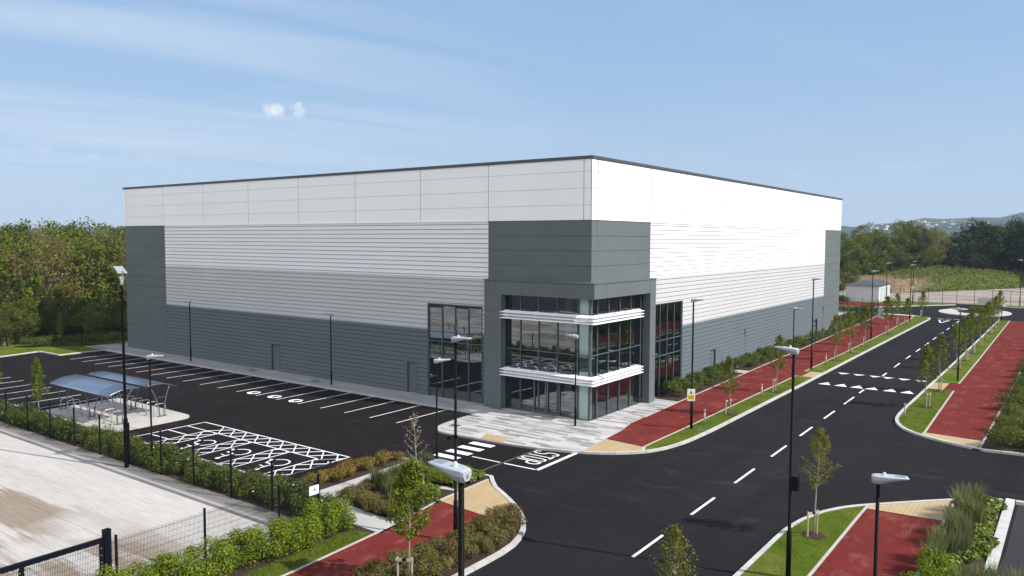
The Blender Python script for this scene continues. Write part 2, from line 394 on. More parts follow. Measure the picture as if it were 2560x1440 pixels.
sheet('path_link', [(.1,24.6),(1.62,24.6),(1.6,26),(.1,26)], .118, M['white_path'], None, 'concrete slab at the side door')
# thin edgings between path and verge
def edging(pts, w=.07, z=.128): return kerb(pts, w, z, 1.0, 1, 'edging', M['edging'], .05, .004)
edging([(5.82,-3.7),(5.88,2),(5.80,18),(5.77,26.0)]); edging([(5.71,29.1),(5.64,45),(5.45,60),(5.1,76),(4.8,88)])
edging([(2.42,3.2),(2.14,10),(1.77,22),(1.12,45),(.57,62),(-.08,86)], .06)
kerb([p for p in road_edge if p[1] >= -7.7], .16, .13, .915, 1)
kerb(plaza_edge, .10, .108, .6, 1, mat=M['pavement'])
kerb([(-62.9,-2.62),(-7.5,-2.62)], .16, .125, .915, 1)
# far side: red area in front of the pump house
sheet('grass_verge', [(-34,107),(-5,106.8),(1.6,116.5),(6.6,123.2),(6.4,127),(-34,127)], .10, M['grass'], -.02, 'grass on the far side of the roundabout')
sheet('red_path', [(-16,108.5),(-6.0,107.6),(-1.2,115),(-5,118),(-16,118)], .112, M['red'], None, 'red patch in front of the white pump house')
kerb([(-34,106.9),(-5,106.7),(1.6,116.4),(6.7,123.2)], .2, .14, .915, 1)
sheet('grass_verge', [(14.6,123.4),(40,123.0),(40,127),(14.6,127)], .10, M['grass'], -.02, 'grass east of the site access')
kerb([(14.4,127),(14.5,123.3),(40,122.9)], .2, .14, .915, -1)
sheet('dirt_plot', [(-60,127),(60,127),(60,215),(-60,215)], .02, M['dirt'], None, 'bare pale earth behind the mesh fence')

# ---- west end lawn
wl_ = [(-58.6,-1.9),(-58.5,-7.3),(-62.85,-7.3),(-62.0,-11.3),(-61.8,-20.3),(-61.8,-23.3),(-130,-23.3),(-130,60),(-63.05,60),(-63.05,-1.9)]
sheet('lawn', wl_, .10, M['kerb'], -.02, 'raised lawn at the west end of the car park')
sheet('lawn_grass', [(-58.8,-2.1),(-58.7,-7.12),(-63.1,-7.1),(-62.25,-11.3),(-62.05,-20.3),(-62.05,-23.3),(-130,-23.3),(-130,60),(-63.1,60),(-63.1,-2.1)], .112, M['grass'], None, 'lawn at the west end of the car park')
sheet('pavement_flags', [(-63.0,-1.85),(-58.6,-1.85),(-58.6,1.2),(-63.0,1.2)], .122, M['pavement'], None, 'concrete apron at the far corner')
kerb([(-58.6,-2.7),(-58.5,-7.3),(-62.85,-7.3),(-62.0,-11.3),(-61.8,-20.3)], .14, .125, .915, -1)

# ---- hedge strip between car park and yard
sheet('planting_bed', [(-61.8,-23.22),(-4.6,-23.22),(-4.6,-20.45),(-61.8,-20.45)], .09, M['mulch'], -.02, 'bark bed under the car park hedge')
sheet('grass_verge', [(-33,-21.9),(-21.5,-21.9),(-21.5,-20.62),(-33,-20.62)], .10, M['grass'], None, 'narrow grass by the cycle shelters')
kerb([(-61.8,-20.45),(-4.6,-20.45)], .13, .12, .915, -1)
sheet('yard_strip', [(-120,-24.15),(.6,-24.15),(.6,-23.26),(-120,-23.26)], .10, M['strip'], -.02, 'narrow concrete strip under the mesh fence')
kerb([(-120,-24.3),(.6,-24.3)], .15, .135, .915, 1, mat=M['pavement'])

# ---- cycle slab
sl = [(-32,-14.8),(-32,-20.4),(-22.9,-20.4)] + chaikin([(-22.9,-20.4),(-22.15,-20.35),(-22.1,-19.6)],2)[1:] + chaikin([(-22.1,-16.2),(-22.2,-14.9),(-23.4,-14.8)],2)
sheet('cycle_slab', sl, .125, M['slab'], -.02, 'concrete slab under the cycle shelters')

# ---- south-west corner: path, beds, red path, kerb
se = [(2.18,-13.4),(3.31,-14.6),(4.9,-15.6),(6.27,-16.65),(7.3,-17.7),(8.05,-18.95),(8.42,-20.3),(8.46,-22),(8.40,-30),(8.30,-75)]
sw_edge = [se[0]] + chaikin(se[1:8], 1) + se[8:]
sheet('pavement', [(-4.6,-23.24),(-4.6,-13.75),(-3.1,-13.9),(-2.4,-13.95),(2.18,-13.4)] + sw_edge[1:] + [(.66,-75),(.66,-23.24)], .085, M['mulch'], -.02, 'raised planting ground by the junction')
sheet('path', [(-3.1,-14.0),(-1.75,-14.0),(-1.65,-18.6),(-.35,-20.75),(3.12,-21.0),(3.30,-22.3),(-1.0,-22.2),(-3.0,-20.4)], .108, M['white_path'], None, 'L-shaped concrete footpath')
sheet('path', [(.55,-16.75),(2.25,-16.35),(2.22,-16.0),(.55,-16.35)], .115, M['white_path'], None, 'thin concrete strip in the corner bed')
sheet('path', [(1.75,-19.5),(2.65,-19.8),(2.95,-20.9),(2.2,-20.9)], .118, M['edging'], None, 'cover frame beside the red path')
sheet('red_path', [(2.56,-17.9),(5.88,-18.25),(5.90,-21.5),(5.85,-30),(5.8,-75),(3.6,-75),(3.5,-26.8),(3.2,-22.4),(2.95,-20.5)], .108, M['red'], None, 'red path running down to the near corner')
sheet('buff_pad', [(2.45,-14.05),(3.2,-14.72),(4.8,-15.75),(6.1,-16.8),(5.9,-18.2),(2.57,-17.85)], .108, M['tan'], None, 'buff paving at the south-west corner of the junction')
edging([(2.36,-14.0),(2.50,-17.9),(2.9,-20.5),(3.12,-22.4),(3.43,-26.8),(3.53,-60)])
edging([(5.92,-18.3),(5.95,-21.5),(5.9,-30),(5.85,-60)])
sheet('grass_verge', [(2.0,-22.75),(3.1,-22.5),(3.42,-26.8),(3.5,-60),(2.35,-60),(2.3,-27),(2.1,-24.5)], .112, M['grass'], None, 'grass strip beside the near red path')
kerb(sw_edge, .17, .135, .915, -1)
kerb([(-4.6,-20.4),(-4.6,-13.78),(2.18,-13.4)], .12, .12, .915, -1)

# ---- north-east block
ne = [(15.75,95),(15.9,70),(15.98,45),(15.97,17.5),(15.99,14.6),(16.15,12.7),(16.6,11.2),(17.3,9.95),(18.3,9.0),(19.9,8.15),(21.5,7.45),(24,7.75),(60,9.5)]
ne_edge = ne[:3] + chaikin(ne[3:11], 1) + ne[11:]
sheet('pavement', ne_edge + [(60,95)], .085, M['mulch'], -.02, 'raised block east of the road')
sheet('red_path', [(18.42,10.1),(21.5,9.8),(21.62,24),(21.6,45),(21.5,94.6),(17.3,94.6),(17.85,45),(17.95,30.3),(17.25,30.2),(17.25,26.7),(18.02,26.6)], .108, M['red'], None, 'broad red path east of the road')
sheet('buff_pad', [(18.42,10.0),(18.42,9.15),(19.95,8.3),(21.4,7.65),(21.5,9.7)], .108, M['tan_rib'], None, 'ribbed buff paving at the foot of the east path')
sheet('buff_pad', [(16.14,26.6),(17.22,26.65),(17.22,30.1),(16.14,29.9)], .112, M['tan'], None, 'buff crossing pad in the east verge')
sheet('grass_verge', [(16.14,17.5),(16.16,14.7),(16.32,12.8),(16.75,11.4),(17.4,10.2),(18.28,9.35),(18.28,10.3),(17.95,26.5),(16.14,26.5)], .118, M['grass'], None, 'rounded end of the east verge')
sheet('grass_verge', [(16.14,30.05),(17.85,30.4),(17.72,45),(17.2,94.6),(15.92,94.6),(16.06,70),(16.14,45)], .118, M['grass'], None, 'long east verge with the tree row')
edging([(18.35,9.3),(18.36,10.2),(17.98,26.5)]); edging([(17.9,30.4),(17.78,45),(17.25,94.6)]); edging([(21.55,7.7),(21.65,24),(21.65,45),(21.55,94)])
kerb(ne_edge, .17, .135, .915, 1)

# ---- south-east block
sq = [(16.42,-75),(16.36,-20),(16.38,-12.2),(16.58,-10.3),(17.03,-8.8),(17.7,-7.5),(18.5,-6.55),(19.6,-5.4),(21.55,-3.35),(23.35,-2.05)]
sq_edge = sq[:2] + chaikin(sq[2:], 1)
sheet('pavement', sq_edge + [(23.5,-2.05),(23.5,-75)], .085, M['mulch'], -.02, 'raised block south-east of the junction')
sheet('red_path', [(18.58,-7.3),(21.6,-7.0),(21.62,-13),(21.55,-75),(18.62,-75)], .108, M['red'], None, 'red path in the near right corner')
sheet('buff_pad', [(18.6,-7.2),(18.62,-6.7),(19.7,-5.55),(21.45,-3.75),(21.58,-6.9)], .108, M['tan_rib'], None, 'ribbed buff paving by the near right path')
sheet('grass_verge', [(16.56,-75),(16.53,-12.2),(16.75,-10.4),(17.2,-8.9),(17.85,-7.65),(18.46,-6.9),(18.46,-8),(18.5,-75)], .118, M['grass'], None, 'near right verge with a staked tree')
edging([(18.55,-6.75),(18.53,-8),(18.56,-60)][::-1]); edging([(21.64,-4.2),(21.66,-60)][::-1])
kerb(sq_edge, .15, .13, .915, -1)
kerb([(23.55,-60),(23.55,-1.95)], .32, .16, .915, -1, mat=plain('white_kerb', (.50,.49,.475), .7, 0, .05))
kerb([(23.9,-1.95),(62,-2.3)], .25, .15, .915, -1)
kerb([(22.0,-13.6),(23.5,-13.8)], .25, .16, .915, -1)

# ---- roundabout island
b = MB(); c = (11.3,108.0)
ring = [(c[0]+5.3*math.cos(2*PI*i/40), c[1]+7.6*math.sin(2*PI*i/40)) for i in range(40)]
inn = [(c[0]+.5+2.9*math.cos(2*PI*i/32), c[1]+3.2*math.sin(2*PI*i/32)) for i in range(32)]
b.prism(ring, 0, .12); struct(b.build('roundabout', M['slab']), 'pale ring of the roundabout island')
b = MB(); b.prism(inn, .1, .28); struct(b.build('planting_bed', M['mulch']), 'raised bed on the roundabout')

# ------------------------------------------------------------------ painted markings
MK = MB()
def stripe(x0, y0, x1, y1, w=.1, z=.012):
    d = math.hypot(x1-x0, y1-y0); nx, ny = -(y1-y0)/d*w/2, (x1-x0)/d*w/2
    MK.add([(x0+nx,y0+ny,z),(x0-nx,y0-ny,z),(x1-nx,y1-ny,z),(x1+nx,y1+ny,z)], [[0,1,2,3]])
def done(name, label):
    global MK
    o = struct(MK.build(name, M['paint']), label); MK = MB(); return o
for k in range(19): stripe(-10.12-2.5*k, -2.70, -10.12-2.5*k, -7.75, .09)
for k in range(8): stripe(-33.45-2.52*k, -20.3, -33.6-2.52*k, -15.6, .09)
done('bay_markings', 'white lines of the parking bays')
# accessible bays with hatching
x0, x1, yt, yb = -20.3, -6.45, -15.15, -20.32
stripe(x0, yt, x1, yt, .10); stripe(x0, yt, x0, yb, .10); stripe(x0, yt-1.27, x1-1.1, yt-1.27, .085); stripe(x1, yt, x1, yb, .10)
for yy in (-17.72,-18.97): stripe(x0, yy, -18.05, yy, .1)
hs = [(-18.1,-16.9),(-14.62,-13.42),(-11.12,-9.92),(-7.62,-6.45)]
for a, c_ in hs:
    stripe(a, yt-1.27, a, yb, .085); stripe(c_, yt-1.27, c_, yb, .085)
def clipseg(p, q, X0, X1, Y0, Y1):
    t0, t1 = 0., 1.; dx, dy = q[0]-p[0], q[1]-p[1]
    for pp, qq in ((-dx, p[0]-X0), (dx, X1-p[0]), (-dy, p[1]-Y0), (dy, Y1-p[1])):
        if abs(pp) < 1e-9:
            if qq < 0: return None
        else:
            r = qq/pp
            if pp < 0: t0 = max(t0, r)
            else: t1 = min(t1, r)
    if t0 >= t1: return None
    return (p[0]+dx*t0, p[1]+dy*t0, p[0]+dx*t1, p[1]+dy*t1)
def hatch(X0, X1, Y0, Y1, sp, w1=.11, w2=.07):
    for k in range(-30, 40):
        s = clipseg((X0-20, Y0+k*sp-20), (X0+30, Y0+k*sp+30), X0, X1, Y0, Y1)
        if s: stripe(*s, w1, .0135)
        s = clipseg((X0-20, Y0+k*sp+20), (X0+30, Y0+k*sp-30), X0, X1, Y0, Y1)
        if s: stripe(*s, w2, .0150)
hatch(-18.1, x1, yt-1.27, yt, 1.2)
for a, c_ in hs: hatch(a, c_, yb, yt-1.27, 1.2)
done('hatched_bay_markings', 'white cross-hatching of the accessible bays')
def poly_stroke(pts, w, z=.0125):
    for a, c_ in zip(pts, pts[1:]): stripe(*a, *c_, w, z)
for cx in (-15.55,-12.17,-8.68):
    T = lambda u, v: (cx-u*1.15, -17.75-v*1.15)
    MK.prism([(T(-.05,1.62)[0]+.15*math.cos(a*PI/6), T(-.05,1.62)[1]+.15*math.sin(a*PI/6)) for a in range(12)], None, .0125)
    poly_stroke([T(0,1.5), T(.02,.75)], .12, .013); poly_stroke([T(.02,1.15), T(.42,1.12)], .09, .0135)
    poly_stroke([T(.0,.72), T(.5,.7)], .11, .014); poly_stroke([T(.5,.74), T(.66,.2), T(.86,.26)], .10, .0145)
    poly_stroke([T(.02+.52*math.cos(R(a)), .36+.5*math.sin(R(a))) for a in range(118, 345, 12)], .10, .0155)
done('wheelchair_symbols', 'three white wheelchair symbols in the accessible bays')
DK = MB()
for cx in (-26.2,-23.62,-21.12):
    cy = -7.15
    MK.prism([(cx+.53*math.cos(a*PI/12), cy+.53*math.sin(a*PI/12)) for a in range(24)], None, .0125)
    # a little car with a plug lead in the asphalt colour
    car = [(-.34,-.16),(.36,-.16),(.36,.02),(.25,.05),(.20,.12),(.10,.12),(.05,.19),(-.06,.19),(-.10,.1),(-.2,.1),(-.26,.03),(-.34,.0)]
    DK.prism(ccw([(cx+.02-v*1.25+.03, cy+.05+u*1.05) for u, v in car]), None, .0165)
done('charging_symbols', 'three white charging bay roundels')
struct(DK.build('charging_symbols', M['carpark']), 'dark car shapes inside the charging roundels')
for k in range(5): MK.prism([(-3.05,-8.93-1.045*k),(-1.42,-8.90-1.045*k),(-1.42,-8.37-1.045*k),(-3.05,-8.40-1.045*k)], None, .012)
done('zebra_crossing', 'white bars of the zebra crossing')
stripe(-1.1,-10.97,.85,-10.97,.1); stripe(1.13,-10.97,3.3,-10.92,.12); stripe(3.18,-6.72,3.25,-10.98,.24)
def centre(y): return float(np.interp(y, [-40,-18,0,20,40,90], [12.75,12.55,12.28,12.02,11.66,11.05]))
dash = [(-24.1,-21.3),(-18.1,-15.35),(-12.4,-9.6),(-6.85,-3.85),(-.95,1.9),(4.75,7.6),(10.6,13.5),(16.4,19.6),(21.6,23.3),(31.2,33.2),(37.1,40.2),(43.6,46.4),(50,53),(56.5,59.5),(63,66),(69.5,72.5),(76,79),(82.5,90.5)]
for a, c_ in dash: stripe(centre(a), a, centre(c_), c_, .13)
for xx in (7.9,9.0,10.1): stripe(xx, 92.6, xx+.75, 92.6, .25)
tri = [(8.35,90.4),(9.75,90.4),(9.2,85.6)]
for a, c_ in zip(tri, tri[1:]+tri[:1]): stripe(*a, *c_, .2)
for xx in (8.75,10.03,11.28,12.42,13.77,15.04):
    MK.prism([(xx-.5,23.72),(xx+.5,23.75),(xx,25.0)], None, .012)
for xx in (8.67,9.98,11.33,12.4,13.68,15.02):
    MK.prism([(xx-.5,30.75),(xx,29.95),(xx+.5,30.8)], None, .012)
done('road_markings', 'white dashes, stop line and hump triangles on the road')
# the word STOP: tall narrow road lettering, heads towards the road
def rr_box(x0, x1, y0, y1, r, a0=0, n=4):
    out = []
    for cx, cy, s0 in ((x1-r,y1-r,0),(x0+r,y1-r,90),(x0+r,y0+r,180),(x1-r,y0+r,270)):
        out += [(cx+r*math.cos(R(s0+90*i/n)), cy+r*math.sin(R(s0+90*i/n))) for i in range(n+1)]
    return out
def letter(paths, u0, w, zz):
    for pth in paths:
        q = [(1.08+v*1.62, -7.72-(u0+u*w)) for u, v in pth]
        for a, c_ in zip(q, q[1:]):
            d = math.hypot(c_[0]-a[0], c_[1]-a[1])
            if d < 1e-4: continue
            ex, ey = (c_[0]-a[0])/d*.02, (c_[1]-a[1])/d*.02
            stripe(a[0]-ex, a[1]-ey, c_[0]+ex, c_[1]+ey, .125 if abs(c_[0]-a[0]) < abs(c_[1]-a[1]) else .105, zz); zz += .0003
arc_ = lambda cx, cy, rx, ry, a0, a1, n=7: [(cx+rx*math.cos(R(a0+(a1-a0)*i/n)), cy+ry*math.sin(R(a0+(a1-a0)*i/n))) for i in range(n+1)]
S_ = arc_(.5,.80,.5,.17,10,180) + arc_(.5,.70,.5,.20,180,270) + arc_(.5,.30,.5,.20,90,0) + arc_(.5,.20,.5,.17,0,-170)
letter([S_], .04, .46, .0125)
letter([[(0,.965),(1,.965)],[(.5,.965),(.5,.03)]], .68, .46, .0125)
O_ = arc_(.5,.74,.5,.23,0,180)+arc_(.5,.26,.5,.23,180,360)+[(1,.74)]
letter([O_], 1.32, .46, .0125)
letter([[(0,.03),(0,.965),(.5,.965)]+arc_(.5,.73,.5,.235,90,-90)+[(0,.495)]], 1.98, .46, .0125)
done('stop_lettering', 'white word STOP painted before the stop line')
# covers
b = MB()
for x, y, w, h in ((-25.9,-1.35,.75,.45),(-34.7,-1.2,.75,.45),(-6.3,-6.3,.7,.45),(6.9,2.2,.5,.4),(7.0,16.0,.5,.4),(6.6,31.2,.5,.4),(16.6,31.4,.5,.4)):
    b.box(x-w/2, x+w/2, y-h/2, y+h/2, .10, .127)
struct(b.build('manhole_covers', plain('cover_iron', (.10,.10,.105), .6, .2)), 'small iron covers set in the paving')
# ------------------------------------------------------------------ the warehouse
H, LX, RY = 17.53, -58.6, 64.16
W = empty('warehouse', (-29.3, 32, 0))
tag(W, 'huge white and grey clad warehouse with a glazed corner entrance', 'warehouse')
WI = W.location.copy()
def wpart(mb, name, mats, parent=None, smooth=False, label=None):
    p = parent or W
    o = mb.build(name, mats, None, smooth)
    o.parent = p
    if p is W: o.matrix_parent_inverse = Matrix.Translation(-WI)
    if label: o['label'] = label
    return o
# helper: facade coordinates. side 'L' runs along -X (outward -Y); side 'R' runs along +Y (outward +X)
def P(side, a, d, z):
    return (a, -d, z) if side == 'L' else (d, a, z)
def fbox(mb, side, a0, a1, d0, d1, z0, z1):
    p, q = P(side, a0, d0, z0), P(side, a1, d1, z1)
    mb.box(p[0], q[0], p[1], q[1], p[2], q[2])
m_white = plain('white_panel', (.88,.885,.88), .5, 0, .018, .25, .4)
m_corner = plain('slate_grey_panel', (.116,.136,.140), .6, 0, .05, .3, .1)
m_light = plain('light_grey_cladding', (.76,.765,.77), .5, 0, .02, .2, .4)
m_mid = plain('mid_grey_cladding', (.475,.478,.487), .5, 0, .03, .2, .4)
m_dark = plain('dark_grey_cladding', (.110,.134,.148), .6, 0, .04, .2, .1)
gap_l = plain('light_gap_shade', (.34,.342,.346), .6); gap_m = plain('mid_gap_shade', (.36,.362,.367), .6); gap_d = plain('dark_gap_shade', (.080,.096,.106), .6)  # recess shade painted into a darker colour for each band
m_joint = plain('panel_joint', (.16,.165,.17), .6)
m_cop = plain('coping_metal', (.055,.06,.07), .5, 0, .05)
m_frame = plain('grey_aluminium', (.075,.095,.112), .4, 0, .05, 2)
m_core = plain('inner_light_block', (.22,.24,.24), .7)
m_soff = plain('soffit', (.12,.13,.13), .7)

core = MB()  # boxes added to block light behind the facades; faces back the interior
core.box(LX+.3, -14.9, .35, RY-.3, 0, 17.2); core.box(-14.88, -.35, 15, RY-.3, 0, 17.2)
core.box(-14.88, -.35, .35, 14.98, 8.6, 17.2)
wpart(core, 'inner_light_block', m_core)
rf = MB(); rf.box(LX+.05, -.05, .05, RY-.05, 17.21, 17.3); wpart(rf, 'roof', plain('roof_sheet', (.30,.31,.32), .6))
cp = MB()
cp.box(LX-.12, .12, -.12, .30, 17.33, H); cp.box(-.30, .12, .301, RY+.12, 17.33, H); cp.box(LX-.12, LX+.3, .301, RY+.12, 17.33, H); cp.box(LX+.301, -.301, RY-.3, RY+.12, 17.33, H)
wpart(cp, 'coping', m_cop)
# joint grid backing + white upper panels
jb = MB(); jb.box(LX+.02, -.02, .04, .34, 13.36, 17.32); jb.box(-.34, .018, .35, RY-.02, 13.36, 17.32); jb.box(LX+.02, LX+.3, .35, RY-.02, 13.36, 17.32)
wpart(jb, 'panel_backing', m_joint)
ZJ = [13.36, 14.352, 15.444, 16.533, 17.33]
jL = [LX, -58.1, -50.86, -43.66, -36.5, -29.36, -22.2, -15.02, -8.47, -.58, 0]
jR = [0, .7, 8.55, 14.9, 22.05, 29.05, 36.1, 43.05, 50.15, 57.1, 63.7, RY]
for side, js in (('L', jL), ('R', jR)):
    b = MB()
    for a0, a1 in zip(js, js[1:]):
        for z0, z1 in zip(ZJ, ZJ[1:]):
            g = .028 if side == 'L' else .05; e0 = 0 if a0 in (LX, 0, RY) else g; e1 = 0 if a1 in (0, LX, RY) else g
            fa0, fa1 = a0+e0, a1-e1
            if side == 'R' and a0 == 0: fa0 = .0
            if side == 'L': fbox(b, side, fa0, fa1 if a1 < 0 else -.002, -.038, .05, z0+.008, z1-.008)
            else: fbox(b, side, fa0-.05 if a0 == 0 else fa0, fa1, -.038, .05, z0+.016, z1-.016)
    wpart(b, 'upper_panel_band', m_white)
b = MB()
for side, a0, a1 in (('L', -50.7, -8.5), ('R', 8.5, 56.7)): fbox(b, side, a0, a1, .052, .10, 13.33, 13.40)
wpart(b, 'drip_trim', m_white)
# dark corner panels
def panel_stack(mb, side, a0, a1, zs, d=.04, g=.010):
    for z0, z1 in zip(zs, zs[1:]): fbox(mb, side, a0, a1, -.12, d, z0+g, z1-g)
ZD = [9.22, 10.322, 11.32, 12.315, 13.345]
b = MB(); panel_stack(b, 'L', -8.47, -.002, ZD); panel_stack(b, 'R', -.038, .66, ZD); panel_stack(b, 'R', .68, 8.5, ZD)
b.box(-8.46,-.13,.02,.34,9.23,13.34); b.box(-.34,-.02,.35,8.49,9.23,13.34)
wpart(b, 'corner_panel', m_corner, label='dark slate panels above the entrance')
ZF = [.1]+[13.345-1.06*k for k in range(12, -1, -1)]
ZF = [.1]+[z for z in ZF[1:] if z > .5]
b = MB(); panel_stack(b, 'L', LX, -50.72, ZF); b.box(LX+.01,-50.73,.02,.34,.1,13.34); wpart(b, 'end_panel', m_corner); b = MB(); panel_stack(b, 'R', 56.72, RY, ZF); b.box(-.34,-.02,56.73,RY-.01,.1,13.34)
wpart(b, 'end_panel', m_corner)
b = MB(); b.box(LX, LX+.28, .36, RY, .1, 13.34); b.box(LX+.3, -.36, RY-.28, RY, .1, 17.3); wpart(b, 'rear_wall', m_light)
# horizontally profiled cladding
PITCH = .3425
def clad(mb, side, a0, a1, z0, z1):
    prof = []
    k = -1
    while .1+PITCH*k < z1+PITCH:
        zb = .1+PITCH*k
        prof += [(zb, -.012), (zb+.054, -.03), (zb+.056, .048), (zb+.312, .034), (zb+.3424, .0)]
        k += 1
    pts = []
    for (za, da), (zc, dc) in zip(prof, prof[1:]):
        if zc <= z0 or za >= z1: continue
        s0 = max(za, z0); s1 = min(zc, z1)
        f = lambda z: da+(dc-da)*((z-za)/(zc-za)) if zc > za else da
        if not pts: pts.append((s0, f(s0)))
        pts.append((s1, f(s1)))
    vs = []; fs = []
    for z, d in pts: vs += [P(side, a0, d, z), P(side, a1, d, z)]
    for i in range(len(pts)-1): fs.append([2*i, 2*i+1, 2*i+3, 2*i+2])
    k0 = len(mb.m); mb.add(vs, fs)
    for i in range(len(pts)-1):
        if pts[i][1] < 0 and pts[i+1][1] < .0: mb.m[k0+i] = 1     # gap between two boards, its shade painted as a darker colour
    # closed ends and back
    for a in (a0, a1):
        n = len(pts); v2 = [P(side, a, d, z) for z, d in pts] + [P(side, a, -.3, pts[-1][0]), P(side, a, -.3, pts[0][0])]
        mb.add(v2, [list(range(n+2))])
doorsL = [(-33.45,-32.24),(-16.53,-15.38)]; doorsR = [(20.56,21.68),(52.95,54.15)]
GL = (-14.30,-9.02); GR = (9.15,14.40)
for side in 'LR':
    E0, E1 = (-50.7,-8.48) if side == 'L' else (8.52,56.7)
    G0, G1 = GL if side == 'L' else GR
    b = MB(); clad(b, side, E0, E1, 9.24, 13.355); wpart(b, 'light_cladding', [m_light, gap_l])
    b = MB()
    for a0, a1, z0, z1 in ((E0, G0, 5.205, 9.236), (G0, G1, 7.22, 9.236), (G1, E1, 5.205, 9.236)): clad(b, side, a0, a1, z0, z1)
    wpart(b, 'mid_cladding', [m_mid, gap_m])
    b = MB()
    segs = [(E0, G0), (G1, E1)]
    for a0, a1 in segs:
        cuts = sorted([d for d in (doorsL if side == 'L' else doorsR) if a0 < d[0] < a1])
        clad(b, side, a0, a1, 2.52, 5.2)
        p = a0
        for d0, d1 in cuts: clad(b, side, p, d0, .1, 2.52); p = d1
        clad(b, side, p, a1, .1, 2.52)
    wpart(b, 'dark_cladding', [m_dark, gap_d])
    for d0, d1 in (doorsL if side == 'L' else doorsR):
        b = MB(); fbox(b, side, d0+.05, d1-.05, -.14, -.10, .12, 2.47)
        dr = wpart(b, 'door', plain('door_leaf', (.098,.116,.128), .5))
        b = MB(); fbox(b, side, d0, d0+.05, -.2, .055, .1, 2.52); fbox(b, side, d1-.05, d1, -.2, .055, .1, 2.52); fbox(b, side, d0+.051, d1-.051, -.2, .055, 2.47, 2.52)
        wpart(b, 'frame', m_frame, dr)
        b = MB(); fbox(b, side, d1-.22, d1-.12, -.099, -.04, 1.05, 1.12); wpart(b, 'handle', M['galv'], dr)

# entrance portal
b = MB()
b.box(-8.40,.585,-.585,-.005,8.22,9.2); b.box(.006,.585,-.004,8.4,8.22,9.2)
b.mi = 0
for k, (z0, z1) in enumerate([(.1,1.2),(1.2,2.35),(2.35,3.5),(3.5,4.65),(4.65,5.85),(5.85,7.03),(7.03,8.215)]):
    b.box(-8.40,-6.92,-.60,-.005,z0+.006,z1-.006); b.box(.006,.60,7.50,8.40,z0+.006,z1-.006)
b.box(-8.38,-6.94,-.57,-.02,.1,8.21); b.box(.02,.57,7.52,8.38,.1,8.21)
for x0, x1 in ((-8.40,-7.4),(-7.39,-5.2),(-5.19,.60)): b.box(x0+.006,x1-.006,-.60,-.586,8.216,9.19)
for y0, y1 in ((-.586,1.0),(1.01,7.4),(7.41,8.4)): b.box(.586,.60,y0+.006,y1-.006,8.216,9.19)
b.box(-8.45,.65,-.65,-.04,9.201,9.27); b.box(.045,.65,-.04,8.45,9.201,9.27)
wpart(b, 'entrance_portal', m_corner, label='dark slate portal framing the glazed corner')

# interior seen through the glass
b = MB()
b.box(-14.88,-.12,.12,14.98,.0,.13)
wpart(b, 'floor', plain('inner_floor', (.30,.29,.27), .5))
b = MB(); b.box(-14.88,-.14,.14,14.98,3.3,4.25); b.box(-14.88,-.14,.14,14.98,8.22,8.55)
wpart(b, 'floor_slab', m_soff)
b = MB(); b.box(-.98,-.20,.15,.62,.13,3.29); b.box(-.98,-.20,.15,.62,4.26,8.2)
for x in (-9.0,-4.8): b.box(x-.2,x+.2,4.8,5.2,.13,3.29); b.box(x-.2,x+.2,4.8,5.2,4.26,8.2)
wpart(b, 'column', plain('white_column', (.86,.90,.86), .6))
b = MB()
for a in (.9,2.42,4.0,5.6): b.box(-.55,-.30,a+.6,a+.72,.13,3.29); b.box(-.55,-.30,a+.6,a+.72,4.26,8.2)
wpart(b, 'blind', plain('grey_blind', (.34,.35,.37), .7))
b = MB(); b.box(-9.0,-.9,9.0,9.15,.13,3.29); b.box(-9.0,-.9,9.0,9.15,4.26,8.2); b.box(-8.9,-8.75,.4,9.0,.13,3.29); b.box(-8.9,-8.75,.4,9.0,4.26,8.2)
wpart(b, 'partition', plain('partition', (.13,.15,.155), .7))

def glassmat(name, tint, refl, rough=.0):
    m, nt = newmat(name)
    t = N(nt, 'ShaderNodeBsdfTransparent'); t.inputs[0].default_value = rgb(tint)
    g = N(nt, 'ShaderNodeBsdfGlossy'); g.inputs['Roughness'].default_value = rough; g.inputs[0].default_value = (.74,.82,.87,1)
    f = N(nt, 'ShaderNodeFresnel'); f.inputs[0].default_value = 1.55
    bm = N(nt, 'ShaderNodeBump'); bm.inputs['Strength'].default_value = .028; bm.inputs['Distance'].default_value = .1
    L(nt, noise(nt, .55, 2, .4), bm.inputs['Height']); L(nt, bm.outputs[0], g.inputs['Normal'])
    mr = N(nt, 'ShaderNodeMapRange'); mr.inputs[3].default_value = refl; mr.inputs[4].default_value = 1.0
    L(nt, f.outputs[0], mr.inputs[0])
    mx = N(nt, 'ShaderNodeMixShader'); L(nt, mr.outputs[0], mx.inputs[0]); L(nt, t.outputs[0], mx.inputs[1]); L(nt, g.outputs[0], mx.inputs[2])
    o = N(nt, 'ShaderNodeOutputMaterial'); L(nt, mx.outputs[0], o.inputs[0]); return m
m_glass = glassmat('tinted_glass', (.52,.64,.62), .25)
m_glass2 = glassmat('clear_glass', (.88,.98,.92), .05)
m_glassR = glassmat('grey_glass', (.46,.57,.54), .13)
m_span = plain('spandrel_back', (.045,.055,.055), .6)
